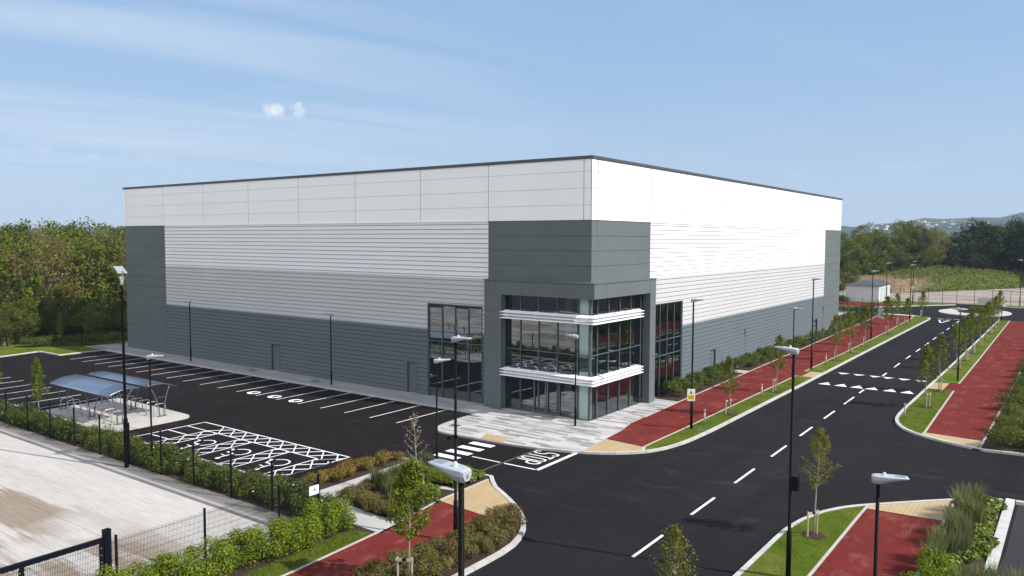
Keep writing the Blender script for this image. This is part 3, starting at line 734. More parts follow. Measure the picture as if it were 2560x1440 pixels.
# curtain walling: mullions and panes
def curtain(side, cols, rows, d=-.03, pane_m=None, corner=None):
    fr = MB()
    for a in cols: fbox(fr, side, a-.035, a+.035, d-.12, d+.05, rows[0], rows[-1])
    for i, z in enumerate(rows):
        for a0, a1 in zip(cols, cols[1:]): fbox(fr, side, a0+.036, a1-.036, d-.10, d+.035, z-.03 if i else z, z+.03 if i < len(rows)-1 else z)
    f = wpart(fr, 'glazing', m_frame)
    for a0, a1 in zip(cols, cols[1:]):
        for z0, z1 in zip(rows, rows[1:]):
            b = MB(); t = rnd.uniform(-.0035,.0035); s = rnd.uniform(-.003,.003); dd = d-.02
            e = .032
            c0 = (a0+e, z0+e); c1 = (a1-e, z1-e)
            vs = [P(side, c0[0], dd-t-s, c0[1]), P(side, c1[0], dd+t-s, c0[1]), P(side, c1[0], dd+t+s, c1[1]), P(side, c0[0], dd-t+s, c1[1])]
            b.add(vs, [[0,1,2,3]])
            mm = m_glass2 if (corner and ((side == 'L' and a1 > -.1) or (side == 'R' and a0 < .1))) else (m_glass if side == 'L' else m_glassR)
            wpart(b, 'pane', mm, f)
    return f
rowsP = [.1, 2.86, 4.40, 7.1, 8.22]
curtain('L', [-7.18,-5.65,-4.12,-2.58,-.98,-.03], rowsP, corner=True)
curtain('R', [.03,.9,2.42,4.0,5.6,7.2], rowsP, corner=True)
rowsS = [.1, 3.2, 4.38, 7.17]
curtain('L', [GL[0]+.06,-12.9,-11.62,-10.34,GL[1]-.06], rowsS)
curtain('R', [GR[0]+.06,10.42,11.70,12.97,GR[1]-.06], rowsS)
for side in 'LR':
    b = MB()
    for (a0, a1) in ((GL if side == 'L' else GR),):
        fbox(b, side, a0-.02, a0+.02, -.3, .075, .1, 7.22); fbox(b, side, a1-.02, a1+.02, -.3, .075, .1, 7.22); fbox(b, side, a0+.021, a1-.021, -.3, .075, 7.18, 7.235)
    wpart(b, 'window_surround', m_frame)
b = MB()
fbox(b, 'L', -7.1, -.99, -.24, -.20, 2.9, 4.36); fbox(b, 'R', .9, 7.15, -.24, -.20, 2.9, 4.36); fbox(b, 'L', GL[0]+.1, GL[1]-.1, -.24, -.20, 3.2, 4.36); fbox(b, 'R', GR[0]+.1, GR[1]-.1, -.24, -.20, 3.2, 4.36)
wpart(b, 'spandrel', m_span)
# entrance doors in the ground floor glazing
for a0, a1 in ((-4.5,-3.44),(-3.40,-2.34)):
    b = MB(); z1 = 2.46
    for x0, x1 in ((a0,a0+.11),(a1-.11,a1)): fbox(b, 'L', x0, x1, -.02, .04, .11, z1)
    fbox(b, 'L', a0+.111, a1-.111, -.02, .04, z1-.13, z1); fbox(b, 'L', a0+.111, a1-.111, -.02, .04, .11, .26)
    dr = wpart(b, 'entrance_door', m_frame)
    b = MB(); xx = a1-.055 if a0 < -4 else a0+.055
    b.tube([(xx,-.07,.75),(xx,-.07,1.7)], .017, 6); wpart(b, 'handle', M['galv'], dr)
# sun louvres wrapped round the corner: three tilted blades each
m_fin = plain('white_louvre', (.84,.84,.86), .45, 0, .015)
def lpart(mb, name):
    mb.v = [(x-WI.x, y-WI.y, z-WI.z) for x, y, z in mb.v]; return mb.build(name, m_fin, lv)
for zt in (7.05, 3.02):
    lv = empty('sun_louvre', WI); lv.parent = W; lv.matrix_parent_inverse = Matrix.Translation(-WI)
    for x in (-6.6,-5.65,-4.12,-2.58,-.98): br = MB(); br.box(x-.02,x+.02,-.52,-.03,zt-.42,zt+.12); lpart(br, 'bracket')
    for y in (.9,2.42,4.0,5.6,6.0): br = MB(); br.box(.03,.52,y-.02,y+.02,zt-.42,zt+.12); lpart(br, 'bracket')
    for k in range(3):
        z = zt-.205*k; b = MB(); o, i, th = .66, .32, .03
        # outer lower edge, inner upper edge; mitred at the corner
        zo, zi = z-.035, z+.085
        A = [(-7.0,-o),(o,-o),(o,6.45)]; B = [(-6.75,-i),(i,-i),(i,6.15)]
        for j in (0, 1):
            q = [(*A[j],zo),(*A[j+1],zo),(*B[j+1],zi),(*B[j],zi)]
            q2 = [(x,y,zz-th) for x,y,zz in q]
            b.add(q+q2, [[0,1,2,3],[7,6,5,4],[0,4,5,1],[3,2,6,7]] + ([[0,3,7,4]] if j == 0 else [[1,5,6,2]]))
        lpart(b, 'blade')
# ------------------------------------------------------------------ street lamps
def luminaire(b):
    """boat shaped head: deep by the pole, thin and blunt at its far end, running along +X"""
    sec = [(-.15,.095,.035,-.13,.05),(-.10,.125,.055,-.165,.05),(.03,.155,.06,-.16,.075),(.2,.17,.06,-.105,.09),(.42,.16,.06,-.045,.10),(.62,.135,.058,-.005,.10),(.70,.12,.05,.012,.09)]
    base = len(b.v); n = 8
    for x, w, zt, zb, wb in sec:
        ring = [(w*.86,zt),(w,zt-.018),(w*.96,(zt+zb)/2),(wb,zb),(-wb,zb),(-w*.96,(zt+zb)/2),(-w,zt-.018),(-w*.86,zt)]
        b.v += [(x, y, z) for y, z in ring]
    for i in range(len(sec)-1):
        for k in range(n):
            k2 = (k+1) % n
            b.f.append([base+i*n+k, base+(i+1)*n+k, base+(i+1)*n+k2, base+i*n+k2]); b.m.append(0)
    b.f.append([base+k for k in range(n)]); b.m.append(0)
    b.f.append([base+(len(sec)-1)*n+k for k in range(n)][::-1]); b.m.append(0)
    # cooling ribs let into the top near the far end
    b.mi = 1
    for k in range(7): b.box(.40+k*.034, .418+k*.034, -.085, .085, .058, .0635)
    b.mi = 2
    b.box(-.155,-.149,-.03,.03,-.09,-.02)
    b.mi = 0
m_rib = plain('dark_casting_rib', (.16,.19,.22), .5)  # ribs coloured darker than the casting
m_lens = plain('luminaire_lens', (.20,.21,.22), .3)
def make_lamp(h, tall):
    t = empty('street_lamp')
    b = MB()
    if tall: b.tube([(0,0,-.1),(0,0,1.7),(0,0,1.72),(0,0,h-.14)], [.088,.088,.062,.05], 12)
    else: b.tube([(0,0,-.1),(0,0,1.3),(0,0,1.32),(0,0,h-.14)], [.07,.07,.05,.045], 12)
    b.obox((0,-.09 if tall else -.07,.75), (.045,0,0), (0,.012,0), (0,0,.25))
    b.build('pole', M['black'], t, True)
    bm = MB(); luminaire(bm)
    bm.v = [(x, y, z+h) for x, y, z in bm.v]
    o = bm.build('luminaire', [M['white_metal'], m_rib, m_lens], t)
    c = MB(); c.tube([(.14,0,h+.055),(.14,0,h+.085)], .042, 10); c.sphere((.14,0,h+.105), .038, 10, 6)
    c.build('photocell', plain('photocell_cap', (.62,.62,.55), .3) if 'photocell_cap' not in bpy.data.materials else bpy.data.materials['photocell_cap'], o, True)
    return t
LA, LB = make_lamp(8.2, True), make_lamp(5.95, False)
used = {}
def lamp(kind, x, y, rz, label, group, h=None):
    src = LA if kind == 'A' else LB
    if kind not in used: used[kind] = 1; o = src; o.location = (x,y,.08); o.rotation_euler = (0,0,rz); o['label'] = label; o['group'] = group
    else: o = copy_tree(src, (x,y,.08), rz, 1, label, group)
    o['category'] = 'street lamp'
    if h: o.scale = (1,1,h/(8.2 if kind == 'A' else 5.95))
    return o
G1, G2 = 'tall black lamp posts along the road', 'shorter black lamp posts round the car park and paths'
lamp('A', 17.9,-34.7, PI-.12, 'black lamp post whose grey luminaire hangs large at the bottom centre of the picture', G1)
l10 = lamp('A', 17.97,-16.7, PI-.2, 'tall black lamp post with a control box on the near right verge', G1)
l6 = lamp('A', 6.32,-21.16, 0.1, 'tall black lamp post with a small bracket beside the near red path', G1, 8.15)
l8 = lamp('A', 6.25,2.04, .05, 'tall black lamp post carrying a yellow warning sign by the red path', G1, 8.25)
l11 = lamp('A', 5.85,30.49, .05, 'tall black lamp post beside the buff crossing pad of the west verge', G1, 8.45)
lamp('A', 5.35,57.97, .05, 'tall black lamp post between hedge and west verge near the far end of the warehouse', G1, 8.3)
lamp('A', 5.3,84.29, .05, 'tall black lamp post at the far tip of the west verge', G1, 8.4)
lamp('A', -.2,96.0, .3, 'tall black lamp post standing in front of the white pump house', G1, 8.3)
l15 = lamp('A', .04,119.2, -.6, 'tall black lamp post with a small round sign across the roundabout', G1, 8.1)
lamp('A', 16.61,126.8, 2.6, 'tall black lamp post by the site access at the right edge', G1, 8.5)
lamp('B', 17.61,31.97, PI, 'shorter black lamp post on the east verge beside its crossing pad', G2, 6.2)
lamp('B', 5.84,24.71, .05, 'shorter black lamp post half way along the red path by the west verge', G2, 6.1)
lamp('B', 21.98,-22.9, .35, 'black lamp post with flat pale luminaire in the planted bed at lower right', G2, 5.95)
lamp('B', -.05,-1.75, PI, 'black lamp post on the plaza right in front of the glazed corner', G2, 5.85)
lamp('B', -.4,-14.7, .75, 'black lamp post rising from the grass bed beside the zebra crossing', G2, 5.85)
lamp('B', -13.2,-22.75, .6, 'black lamp post standing in the car park hedge by the accessible bays', G2, 5.85)
lamp('B', -23.53,-1.62, PI+.3, 'black lamp post on the shaded pavement between the two facade doors', G2, 5.85)
lamp('B', -43.9,-1.6, PI+.3, 'black lamp post on the shaded pavement near the far left end', G2, 5.85)
lamp('B', 16.2,94.0, 0, 'thin dark post lamp at the far end of the east verge', G2, 2.2)
# the pole near the plaza with its white luminaire (in front of the left glazing)
b = MB(); b.box(-.30,-.10,-.07,.07,3.25,3.75); b.build('control_box', M['anthracite'], l10)
b = MB(); b.tube([(-.34,.1,4.22),(-.1,.03,4.3),(.1,-.03,4.3),(.34,-.1,4.22)], .022, 6); b.tube([(-.34,.1,4.23),(-.46,.13,4.10)], .05, 8); b.tube([(.34,-.1,4.23),(.46,-.13,4.10)], .05, 8); b.tube([(0,0,4.24),(0,0,4.36)], .075, 10); b.build('bracket', M['black'], l6)
b = MB(); b.box(.28,.34,-.03,.03,3.7,4.7); b.box(.06,.275,-.02,.02,3.95,4.0); b.box(.06,.275,-.02,.02,4.35,4.4); b.build('bracket', M['black'], l11)
b = MB(); b.tube([(0,-.08,3.2),(0,-.11,3.2)], .35, 16); b.build('round_sign', plain('blue_white_sign', (.55,.66,.76), .5), l15)
# solar lamp
t = empty('solar_lamp', (-14.06,-23.66,.08)); tag(t, 'tall black post topped with a tilted solar panel beside the yard kerb', 'street lamp')
b = MB(); b.tube([(0,0,-.1),(0,0,2.6),(0,0,2.63),(0,0,9.6)], [.115,.115,.075,.06], 12); b.box(.08,.2,-.07,.07,1.7,2.4); b.build('pole', M['black'], t, False)
b = MB(); b.tube([(0,0,9.58),(0,0,9.8),(0,0,10.0)], [.08,.08,.11], 10); b.sphere((0,0,10.03), .05); b.build('lamp_head', M['white_metal'], t, True)
b = MB(); b.box(-.3,.22,-.03,.03,9.96,10.01); b.tube([(.12,0,10.0),(.12,0,10.22)], .03, 8); b.obox((.17,0,10.25), (.08,0,-.05), (0,.03,0), (.02,0,.03)); b.build('crossbar', M['galv'], t)
b = MB(); b.obox((-.10,0,10.36), (.25,0,-.17), (0,.24,0), (.009,0,.013)); sp_ = b.build('solar_panel', M['white_metal'], t)
b = MB()
for i in range(3):
    for j in range(4):
        c = Vector((-.10,0,10.36)) + Vector((.25,0,-.17))*(-.64+.64*i) + Vector((0,.24,0))*(-.72+.48*j) + Vector((.010,0,.0145))
        b.obox(c, Vector((.25,0,-.17))*.27, (0,.24*.2,0), (.002,0,.003))
b.build('solar_cells', plain('solar_cell', (.25,.26,.29), .25), sp_)

# yellow warning sign on the lamp post
t = empty('warning_sign', (6.25,1.93,2.3)); tag(t, 'white and yellow warning sign strapped to a black lamp post', 'sign'); t.rotation_euler = (0,0,.45)
b = MB(); b.box(-.24,.24,-.03,.0,-.38,.38); b.build('sign_panel', plain('sign_white', (.80,.80,.78), .5), t)
m_y = plain('sign_yellow', (.78,.56,.02), .5)
b = MB(); b.box(-.19,.19,-.034,-.0305,-.30,.0); b.add([(-.15,-.034,.06),(.15,-.034,.06),(0,-.034,.33)], [[0,1,2]]); o = b.build('sign_fields', m_y, t)
b = MB()
for z in (-.06,-.13,-.2): b.box(-.15,.15,-.0365,-.0345,z-.012,z+.012)
b.add([(-.03,-.036,.09),(.05,-.036,.09),(.01,-.036,.17),(.04,-.036,.18),(-.03,-.036,.27),(-.02,-.036,.19),(-.05,-.036,.18)], [[0,1,2,3,4,5,6]])
b.build('lettering', M['black'], o)

# ------------------------------------------------------------------ mesh fences
def fence(name, label, pts, posts, h, sp, wire=.0045, post_w=.03, post_h=None, z0=.08, group=None, rails=None):
    t = empty(name, (pts[0][0], pts[0][1], 0)); tag(t, label, 'fence', group)
    O = Vector((pts[0][0], pts[0][1], 0))
    b = MB()
    T = plen(pts); n = int(T/sp)
    def tri(p, q, w):
        d = (Vector(q)-Vector(p)).normalized(); u = d.orthogonal().normalized()*w; v = d.cross(u)
        vs = []
        for e in (p, q):
            for k in range(3):
                a = 2*PI*k/3; vs.append(Vector(e)+u*math.cos(a)+v*math.sin(a))
        b.add(vs, [[0,1,4,3],[1,2,5,4],[2,0,3,5]])
    for i in range(n+1):
        x, y = line_at(pts, min(T-.001, i*sp)); tri((x-O.x,y-O.y,z0), (x-O.x,y-O.y,h), wire)
    for a, c in zip(pts, pts[1:]):
        for z in (rails or [.1,.3,.33,.5,.7,.9,.93,1.1,1.3,1.5,1.53,1.7,1.9,2.1,2.13,2.28]):
            if z < h: tri((a[0]-O.x,a[1]-O.y,z), (c[0]-O.x,c[1]-O.y,z), wire)
    b.build('mesh_panel', M['anthracite'], t)
    for x, y in posts:
        b = MB(); w = post_w; hh = (post_h or h)
        b.box(x-O.x-w, x-O.x+w, y-O.y-w*1.2, y-O.y+w*1.2, 0, hh)
        b.build('post', M['anthracite'], t)
        c = MB()
    return t
fy = -23.28
px_ = [.65,-2.43,-5.45,-8.5,-11.4,-14.5,-17.6,-20.55,-23.55,-26.62,-29.7]+[-29.7-3*k for k in range(1,11)]
fence('mesh_fence', 'dark green mesh fence between the car park hedge and the concrete yard', [(.65,fy),(-61,fy)], [(x,fy) for x in px_], 2.2, .1, .003, post_h=2.34)
fence('mesh_fence', 'see-through black mesh fence between yard and near hedge, right of the gate', [(.65,-23.35),(.65,-32.0)], [(.65,-25.25),(.65,-28.5),(.65,-31.72)], 2.22, .05, .0046, post_h=2.34)
fence('mesh_fence', 'dark mesh fence round the rear yard behind the far right corner', [(-.6,66),(-.9,94),(-14,103.5)], [(-.6,66),(-.66,70),(-.7,74),(-.75,78),(-.8,82),(-.85,86),(-.88,90),(-.9,94),(-3.8,96),(-6.6,98.1),(-9.3,100.1),(-12,102)], 2.4, .2, .006, rails=[.3,1.2,2.3])
fence('mesh_fence', 'pale mesh fence in front of the bare earth plot', [(-5,121.5),(6.5,126.5),(44,127.5)], [(-5+2.3*k,121.5+1.0*k) for k in range(5)]+[(6.5+2.9*k,126.5+.077*k) for k in range(13)], 3.0, .25, .006, .035, rails=[.2,1.5,2.95])
fence('railing', 'dark upright railing by the white pump house', [(-19,118.5),(-12.2,118.7)], [(-19+1.13*k,118.5) for k in range(7)], 2.6, .16, .012, .05, rails=[.3,2.4])
fence('railing', 'dark railing under the wood beyond the west lawn', [(-77,-12),(-75.5,-3),(-75,8),(-70,22)], [(-77+.17*k,-12+1.0*k) for k in range(0,9,3)]+[(-75.3,2),(-75,8),(-72.5,15)], 1.9, .14, .012, .04, rails=[.3,1.7])
# loose lamp-like black posts near the west corner
for x, y, h_ in ((-63.2,-2.8,2.4),(-60.9,4.5,2.4)):
    b = MB(); b.tube([(x,y,0),(x,y,h_)], .05, 8); b.box(x-.06,x+.06,y-.06,y+.06,h_,h_+.04)
    tag(b.build('fence_post', M['black'], None, origin=(x,y,0)), 'single thin black post on the lawn at the far left corner' if y < 0 else 'thin black post behind the apron at the far corner', 'post')

# sliding gate
t = empty('yard_gate', (.6,-32.1,0)); tag(t, 'dark blue-black steel gate with wire mesh in the lower left corner', 'gate')
b = MB(); 
b.box(-.055,.055,-5.5,-.02,2.2,2.36); b.box(-.055,.055,-5.5,-.02,.12,.28); b.box(-.05,.05,-.13,-.02,.281,2.199); b.box(-.05,.05,-2.52,-2.38,.281,2.199); b.box(-.05,.05,-5.5,-5.4,.281,2.199)
fr = b.build('gate_frame', M['anthracite'], t)
b = MB()
for k in range(108):
    y = -5.39+.05*k
    if -2.55 < y < -2.35: continue
    b.box(.02,.026,y-.004,y+.004,.25,2.25)
for z in [.3+.2*k for k in range(10)]: b.box(.028,.033,-5.4,-.12,z-.003,z+.003)
b.build('gate_mesh', M['anthracite'], fr)
b = MB()
for k in range(22): b.sphere((.058,-.2-.235*k,2.2), .016, 6, 4)
for z in [.4+.235*k for k in range(8)]: b.sphere((.056,-.10,z), .016, 6, 4); b.sphere((.056,-2.39,z), .016, 6, 4); b.sphere((.056,-2.51,z), .016, 6, 4)
b.build('clip', plain('zinc_clip', (.6,.6,.6), .4, .5), fr)
b = MB(); b.box(-.10,.08,.0,.09,0,2.56); b.box(-.10,.08,.11,.22,0,2.56); b.box(-.095,.075,.091,.109,0,2.5); b.box(-.11,.09,-.005,.225,2.5601,2.60); g2 = b.build('gate_post', M['anthracite'], t)
b = MB(); b.tube([(.10,.03,1.25),(.10,.03,1.5)], .02, 8); b.build('lock', M['galv'], g2)

# fence sign board
t = empty('sign_board', (.70,-23.55,1.72)); tag(t, 'small white sign board with a blue emblem hung on the mesh fence', 'sign')
b = MB(); b.box(-.01,.012,-.24,.24,-.19,.19); b.build('sign_panel', plain('board_white', (.80,.81,.83), .45), t)
m_b = plain('emblem_blue', (.10,.16,.36), .5); m_b2 = plain('emblem_pale', (.42,.52,.74), .5)
b = MB()
def disc(mb, cy, cz, ry, rz_, x, n=18): mb.add([(x, cy+ry*math.cos(2*PI*i/n), cz+rz_*math.sin(2*PI*i/n)) for i in range(n)], [list(range(n))])
b.mi = 0; disc(b,.04,.02,.075,.055,.0150); b.mi = 1; disc(b,-.06,.015,.045,.05,.0135); b.mi = 1; b.box(.0125,.0138,-.235,.235,-.185,-.15)
b.mi = 1; b.box(.0152,.0160,.0,.09,.012,.026)
b.build('emblem', [m_b, m_b2], t)

# ------------------------------------------------------------------ cycle shelters and hoops
def canopymat():
    m, nt = newmat('clear_ribbed_canopy')
    t = N(nt, 'ShaderNodeBsdfTransparent'); t.inputs[0].default_value = (.80,.82,.84,1)
    g = N(nt, 'ShaderNodeBsdfGlossy'); g.inputs['Roughness'].default_value = .28; g.inputs[0].default_value = (.62,.65,.71,1)
    bm = N(nt, 'ShaderNodeBump'); bm.inputs['Strength'].default_value = .35; bm.inputs['Distance'].default_value = .05
    L(nt, noise(nt, 2.2, 4, .6, stretch=(.35,2.2,1)), bm.inputs['Height']); L(nt, bm.outputs[0], g.inputs['Normal'])
    lw = N(nt, 'ShaderNodeLayerWeight'); lw.inputs[0].default_value = .42
    mr = N(nt, 'ShaderNodeMapRange'); mr.inputs[3].default_value = .40; mr.inputs[4].default_value = .95; L(nt, lw.outputs['Facing'], mr.inputs[0])
    mx = N(nt, 'ShaderNodeMixShader'); L(nt, mr.outputs[0], mx.inputs[0]); L(nt, t.outputs[0], mx.inputs[1]); L(nt, g.outputs[0], mx.inputs[2])
    o = N(nt, 'ShaderNodeOutputMaterial'); L(nt, mx.outputs[0], o.inputs[0]); return m
m_can = canopymat()
m_old = plain('blue_grey_canopy', (.13,.165,.235), .3, 0, .3, 1.4, .6, stretch=(.5,3,1))
m_frame2 = plain('shelter_steel', (.10,.115,.15), .4, .2)
def shelter(y0, sgn, label):
    t = empty('cycle_shelter', (-27.2, y0, .125)); tag(t, label, 'bike shelter', 'cycle shelters')
    n = 14; b = MB(); lo, hi = (-.80, 1.30) if sgn > 0 else (-1.08, 1.05)
    def arc(s):
        q = (s+1)/2; u = q if sgn > 0 else 1-q   # u = 0 on the outer, low edge
        return (lo+(hi-lo)*q, 1.90+.30*u+.22*math.sin(PI*min(1, u*.98+.02))*(1-.25*u))
    ss = [-1+2*i/n for i in range(n+1)]
    xs = [-4.35,-2.2,0,1.8,3.6]
    vs = []; fs = []
    for th in (0, -.03):
        for x in xs:
            for s in ss: y, z = arc(s); vs.append((x, y, z+th))
    m_ = n+1; off = len(xs)*m_
    for i in range(len(xs)-1):
        for k in range(n):
            a = i*m_+k; fs.append([a, a+m_, a+m_+1, a+1]); fs.append([off+a, off+a+1, off+a+m_+1, off+a+m_])
    for i in range(len(xs)-1):
        for k in (0, n):
            a = i*m_+k; fs.append([a, off+a, off+a+m_, a+m_])
    for i in (0, len(xs)-1):
        for k in range(n):
            a = i*m_+k; fs.append([a, a+1, off+a+1, off+a])
    b.add(vs, fs); can = b.build('canopy', m_can, t, True)
    b = MB()
    for x in (-4.2,-.1,3.5): b.tube([(x, arc(s)[0], arc(s)[1]-.06) for s in ss], .028, 6)
    for s in (-.98,.98): b.box(-4.36,3.61,arc(s)[0]-.03,arc(s)[0]+.03,arc(s)[1]-.07,arc(s)[1]-.02)
    b.build('rib', m_frame2, can)
    for x in (-4.2,-.1,3.5):
        for e in (-1, 1):
            b = MB(); pts = []
            for i in range(9):
                u = i/8; pts.append((x, e*(.14+ (.78 if e*sgn > 0 else .45)*u**1.9), (2.30 if e*sgn > 0 else 2.03)*u))
            b.tube(pts, .037, 8); b.build('leg', m_frame2, t, True)
        b = MB(); b.box(x-.1,x+.1,-.34,.34,0,.025); b.build('foot_plate', m_frame2, t); b = MB(); b.tube([(x,-.28,1.3),(x,.28,1.3)], .015, 5); b.build('tie_bar', m_frame2, t)
    return t
shelter(-19.02, 1, 'blue-grey arched cycle shelter nearest the hedge, over the front row of hoops')
shelter(-16.18, -1, 'grey arched cycle shelter nearest the warehouse, over the rear row of hoops')
hoop = None
for row, y0 in enumerate((-19.02,-16.2)):
    for k in range(8):
        lb = ('steel cycle hoop in the front row under the blue canopy', 'steel cycle hoop in the rear row on the pale slab')[row]
        gp = ('front row of cycle hoops', 'rear row of cycle hoops')[row]
        if hoop is None:
            b = MB(); pts = [(0,-.42,0),(0,-.42,.62)] + [(0,-.42+.2*(1-math.cos(a)), .62+.2*math.sin(a)) for a in (.4,.8,1.2,PI/2)] + [(0,.22+.2*math.sin(a), .62+.2*math.cos(a)) for a in (0,.4,.8,1.2,PI/2)] + [(0,.42,0)]
            b.tube(pts, .026, 8); b.tube([(0,-.42,0),(0,-.42,.012)], .07, 10); b.tube([(0,.42,0),(0,.42,.012)], .07, 10)
            hoop = b.build('cycle_hoop', M['galv'], None, True); o = hoop
        else: o = hoop.copy(); COL.objects.link(o)
        o.location = (-30.85+.99*k, y0, .125); tag(o, lb, 'cycle stand', gp)

# ------------------------------------------------------------------ small street furniture
def make_bollard():
    t = empty('bollard_light'); b = MB(); b.tube([(0,0,0),(0,0,.82)], .055, 12); b.build('post', M['bollard'], t, True)
    b = MB(); b.tube([(0,0,.821),(0,0,.93)], .045, 12); b.build('lens', M['bollard'], t, True)
    b = MB(); b.tube([(0,0,.931),(0,0,1.0)], .075, 12); b.build('cap', M['bollard'], t, True)
    return t
b0 = None
for x, y, lb in ((6.49,3.59,'short silver bollard light in the grass right of the yellow warning sign'),(6.46,14.82,'short silver bollard light in the west verge between the two nearest young trees'),(6.19,34.25,'short silver bollard light in the west verge beyond the crossing pad'),(16.61,13.47,'grey bollard light in the rounded end of the east verge')):
    if b0 is None: b0 = make_bollard(); o = b0; o.location = (x,y,.11)
    else: o = copy_tree(b0, (x,y,.11))
    tag(o, lb, 'bollard', 'bollard lights in the verges')
t = empty('utility_cabinet', (.9,86.5,.11)); tag(t, 'grey utility cabinet at the far end of the west red path', 'cabinet')
b = MB(); b.box(-.35,.35,-.25,.25,.06,1.35); bd = b.build('cabinet_body', plain('cabinet_grey', (.42,.46,.47), .5), t)
b = MB(); b.box(-.39,.39,-.29,.29,1.351,1.42); b.build('cabinet_lid', M['white_metal'], t); b = MB(); b.box(-.37,.37,-.27,.27,-.05,.059); b.build('plinth', M['slab'], t)
b = MB(); b.box(.351,.36,-.2,.2,.15,1.25); b.build('door', M['white_metal'], bd)

# pump house
t = empty('pump_house', (-10.2,121.5,0)); tag(t, 'small white pump house with a shallow dark roof beyond the roundabout', 'building')
m_wall = plain('white_render', (.55,.55,.55), .8, 0, .06, .5)
b = MB(); b.box(-1.9,4.2,-1.6,9.0,0,3.35); b.build('wall', m_wall, t)
b = MB(); b.add([(-2.3,-2.0,3.351),(4.6,-2.0,3.351),(4.6,9.4,3.351),(-2.3,9.4,3.351),(1.15,1.6,4.1),(1.15,6.0,4.1)], [[0,1,4],[1,2,5,4],[2,3,5],[3,0,4,5],[3,2,1,0]]); b.build('roof', plain('roof_felt', (.055,.06,.075), .7), t)
m_lv = plain('louvre_grey', (.42,.45,.48), .6)
for y in (.3,3.2,6.0):
    b = MB(); b.box(4.201,4.26,y,y+1.9,.15,2.85); d_ = b.build('door', m_lv, t)
    b = MB(); b.box(4.261,4.28,y+.9,y+1.0,.2,2.8); b.build('mullion', m_wall, d_)
# barrier block on the access
t = empty('barrier_block', (11.2,130.5,0)); tag(t, 'low pale concrete barrier across the site access', 'barrier')
b = MB(); b.box(-1.7,1.7,-.3,.3,0,.18); b.box(-1.6,1.6,-.18,.18,.181,1.15); b.build('block', M['slab'], t)

# ------------------------------------------------------------------ far hills and bank (terrain)
def smooth(t): t = max(0, min(1, t)); return t*t*(3-2*t)
def foot(x): return 150 + max(0, (x+9))*2.02 if x > -9 else 150 - (x+9)*.3
b = MB(); nx, ny = 64, 26; xs = [-90+220*i/nx for i in range(nx+1)]
rr = random.Random(5)
for i, x in enumerate(xs):
    for j in range(ny+1):
        u = j/ny; d = 110*u**1.6; y = foot(x)+d
        z = 3.5*smooth(d/9) + 2.9*smooth((d-6)/55) + .5*math.sin(x*.21+d*.1)*smooth(d/8) + rr.uniform(-.2,.2)*smooth(d/6) + .02*max(0,x)*smooth(d/40)
        if x < -20: z *= .6+.4*smooth((x+60)/40)
        b.v.append((x, y, z-.05 if j else -.1))
for i in range(nx):
    for j in range(ny):
        a = i*(ny+1)+j; b.f.append([a, a+ny+1, a+ny+2, a+1]); b.m.append(0)
struct(b.build('embankment', M['bank'], None, True), 'overgrown earth bank behind the bare plot')
def bankz(x, y):
    d = y-foot(x)
    return 3.5*smooth(d/9) + 2.9*smooth((d-6)/55) + .5*math.sin(x*.21+d*.1)*smooth(d/8) + .02*max(0,x)*smooth(d/40)
CAM = Vector((26.0554,-44.4770,12.0968))
b = MB(); na, nr = 120, 18
def ridge(az):
    # height of the far skyline above the camera, as an angle in degrees
    return float(np.interp(az, [-95,-75,-62,-40,-20,-13.5,-10.5,-7,-4,-1.5,3,12,30], [.75,.85,.8,.7,.7,1.15,1.32,1.55,1.75,1.95,2.1,2.0,1.3]))
rr = random.Random(9); ph = [rr.uniform(0,6.28) for _ in range(6)]
for i in range(na+1):
    az = -95+125*i/na
    for j in range(nr+1):
        r = 1000+3000*j/nr; s = smooth((r-1000)/2600)
        dz = math.tan(R(ridge(az)))*3600
        w = 6*math.sin(az*.9+ph[0])+4*math.sin(az*2.3+ph[1])
        z = -1 + dz*s + w*s + 6*math.sin(r*.004+az*.35+ph[2])*s*(1-s)*2
        if j == nr: z -= 30
        b.v.append((CAM.x+r*math.sin(R(az)), CAM.y+r*math.cos(R(az)), z))
for i in range(na):
    for j in range(nr):
        a = i*(nr+1)+j; b.f.append([a, a+nr+1, a+nr+2, a+1]); b.m.append(0)
hills = struct(b.build('hills', M['hill'], None, True), 'hazy green hills along the horizon')
def hillz(az, r):
    s = smooth((r-1000)/2600); dz = math.tan(R(ridge(az)))*3600
    return -1 + dz*s + (6*math.sin(az*.9+ph[0])+4*math.sin(az*2.3+ph[1]))*s + 6*math.sin(r*.004+az*.35+ph[2])*s*(1-s)*2
# far houses
hw = plain('house_white', (.72,.70,.66), .8, 0, .1, .01); hr = plain('house_roof', (.14,.10,.09), .8)
h0 = None; rr = random.Random(21)
for k in range(30):
    az = rr.uniform(-13.0,-5.0); r = rr.choice([2150,2250,2400,2500,2650,2750]) + rr.uniform(-60,60)
    if h0 is None:
        h0 = empty('hill_house'); b = MB(); b.box(-7,7,-4.5,4.5,-3,6); b.build('wall', hw, h0)
        b = MB(); b.add([(-7.4,-5,6.01),(7.4,-5,6.01),(7.4,5,6.01),(-7.4,5,6.01),(-7.4,0,9.6),(7.4,0,9.6)], [[0,1,5,4],[2,3,4,5],[1,2,5],[3,0,4],[3,2,1,0]]); b.build('roof', hr, h0); o = h0
        o.location = (CAM.x+r*math.sin(R(az)), CAM.y+r*math.cos(R(az)), hillz(az, r)); o.rotation_euler = (0,0,.3)
    else: o = copy_tree(h0, (CAM.x+r*math.sin(R(az)), CAM.y+r*math.cos(R(az)), hillz(az, r)), rr.uniform(0,3), rr.uniform(.4,.75))
    tag(o, 'tiny pale house on the hazy far hillside', 'house', 'houses on the far hill')
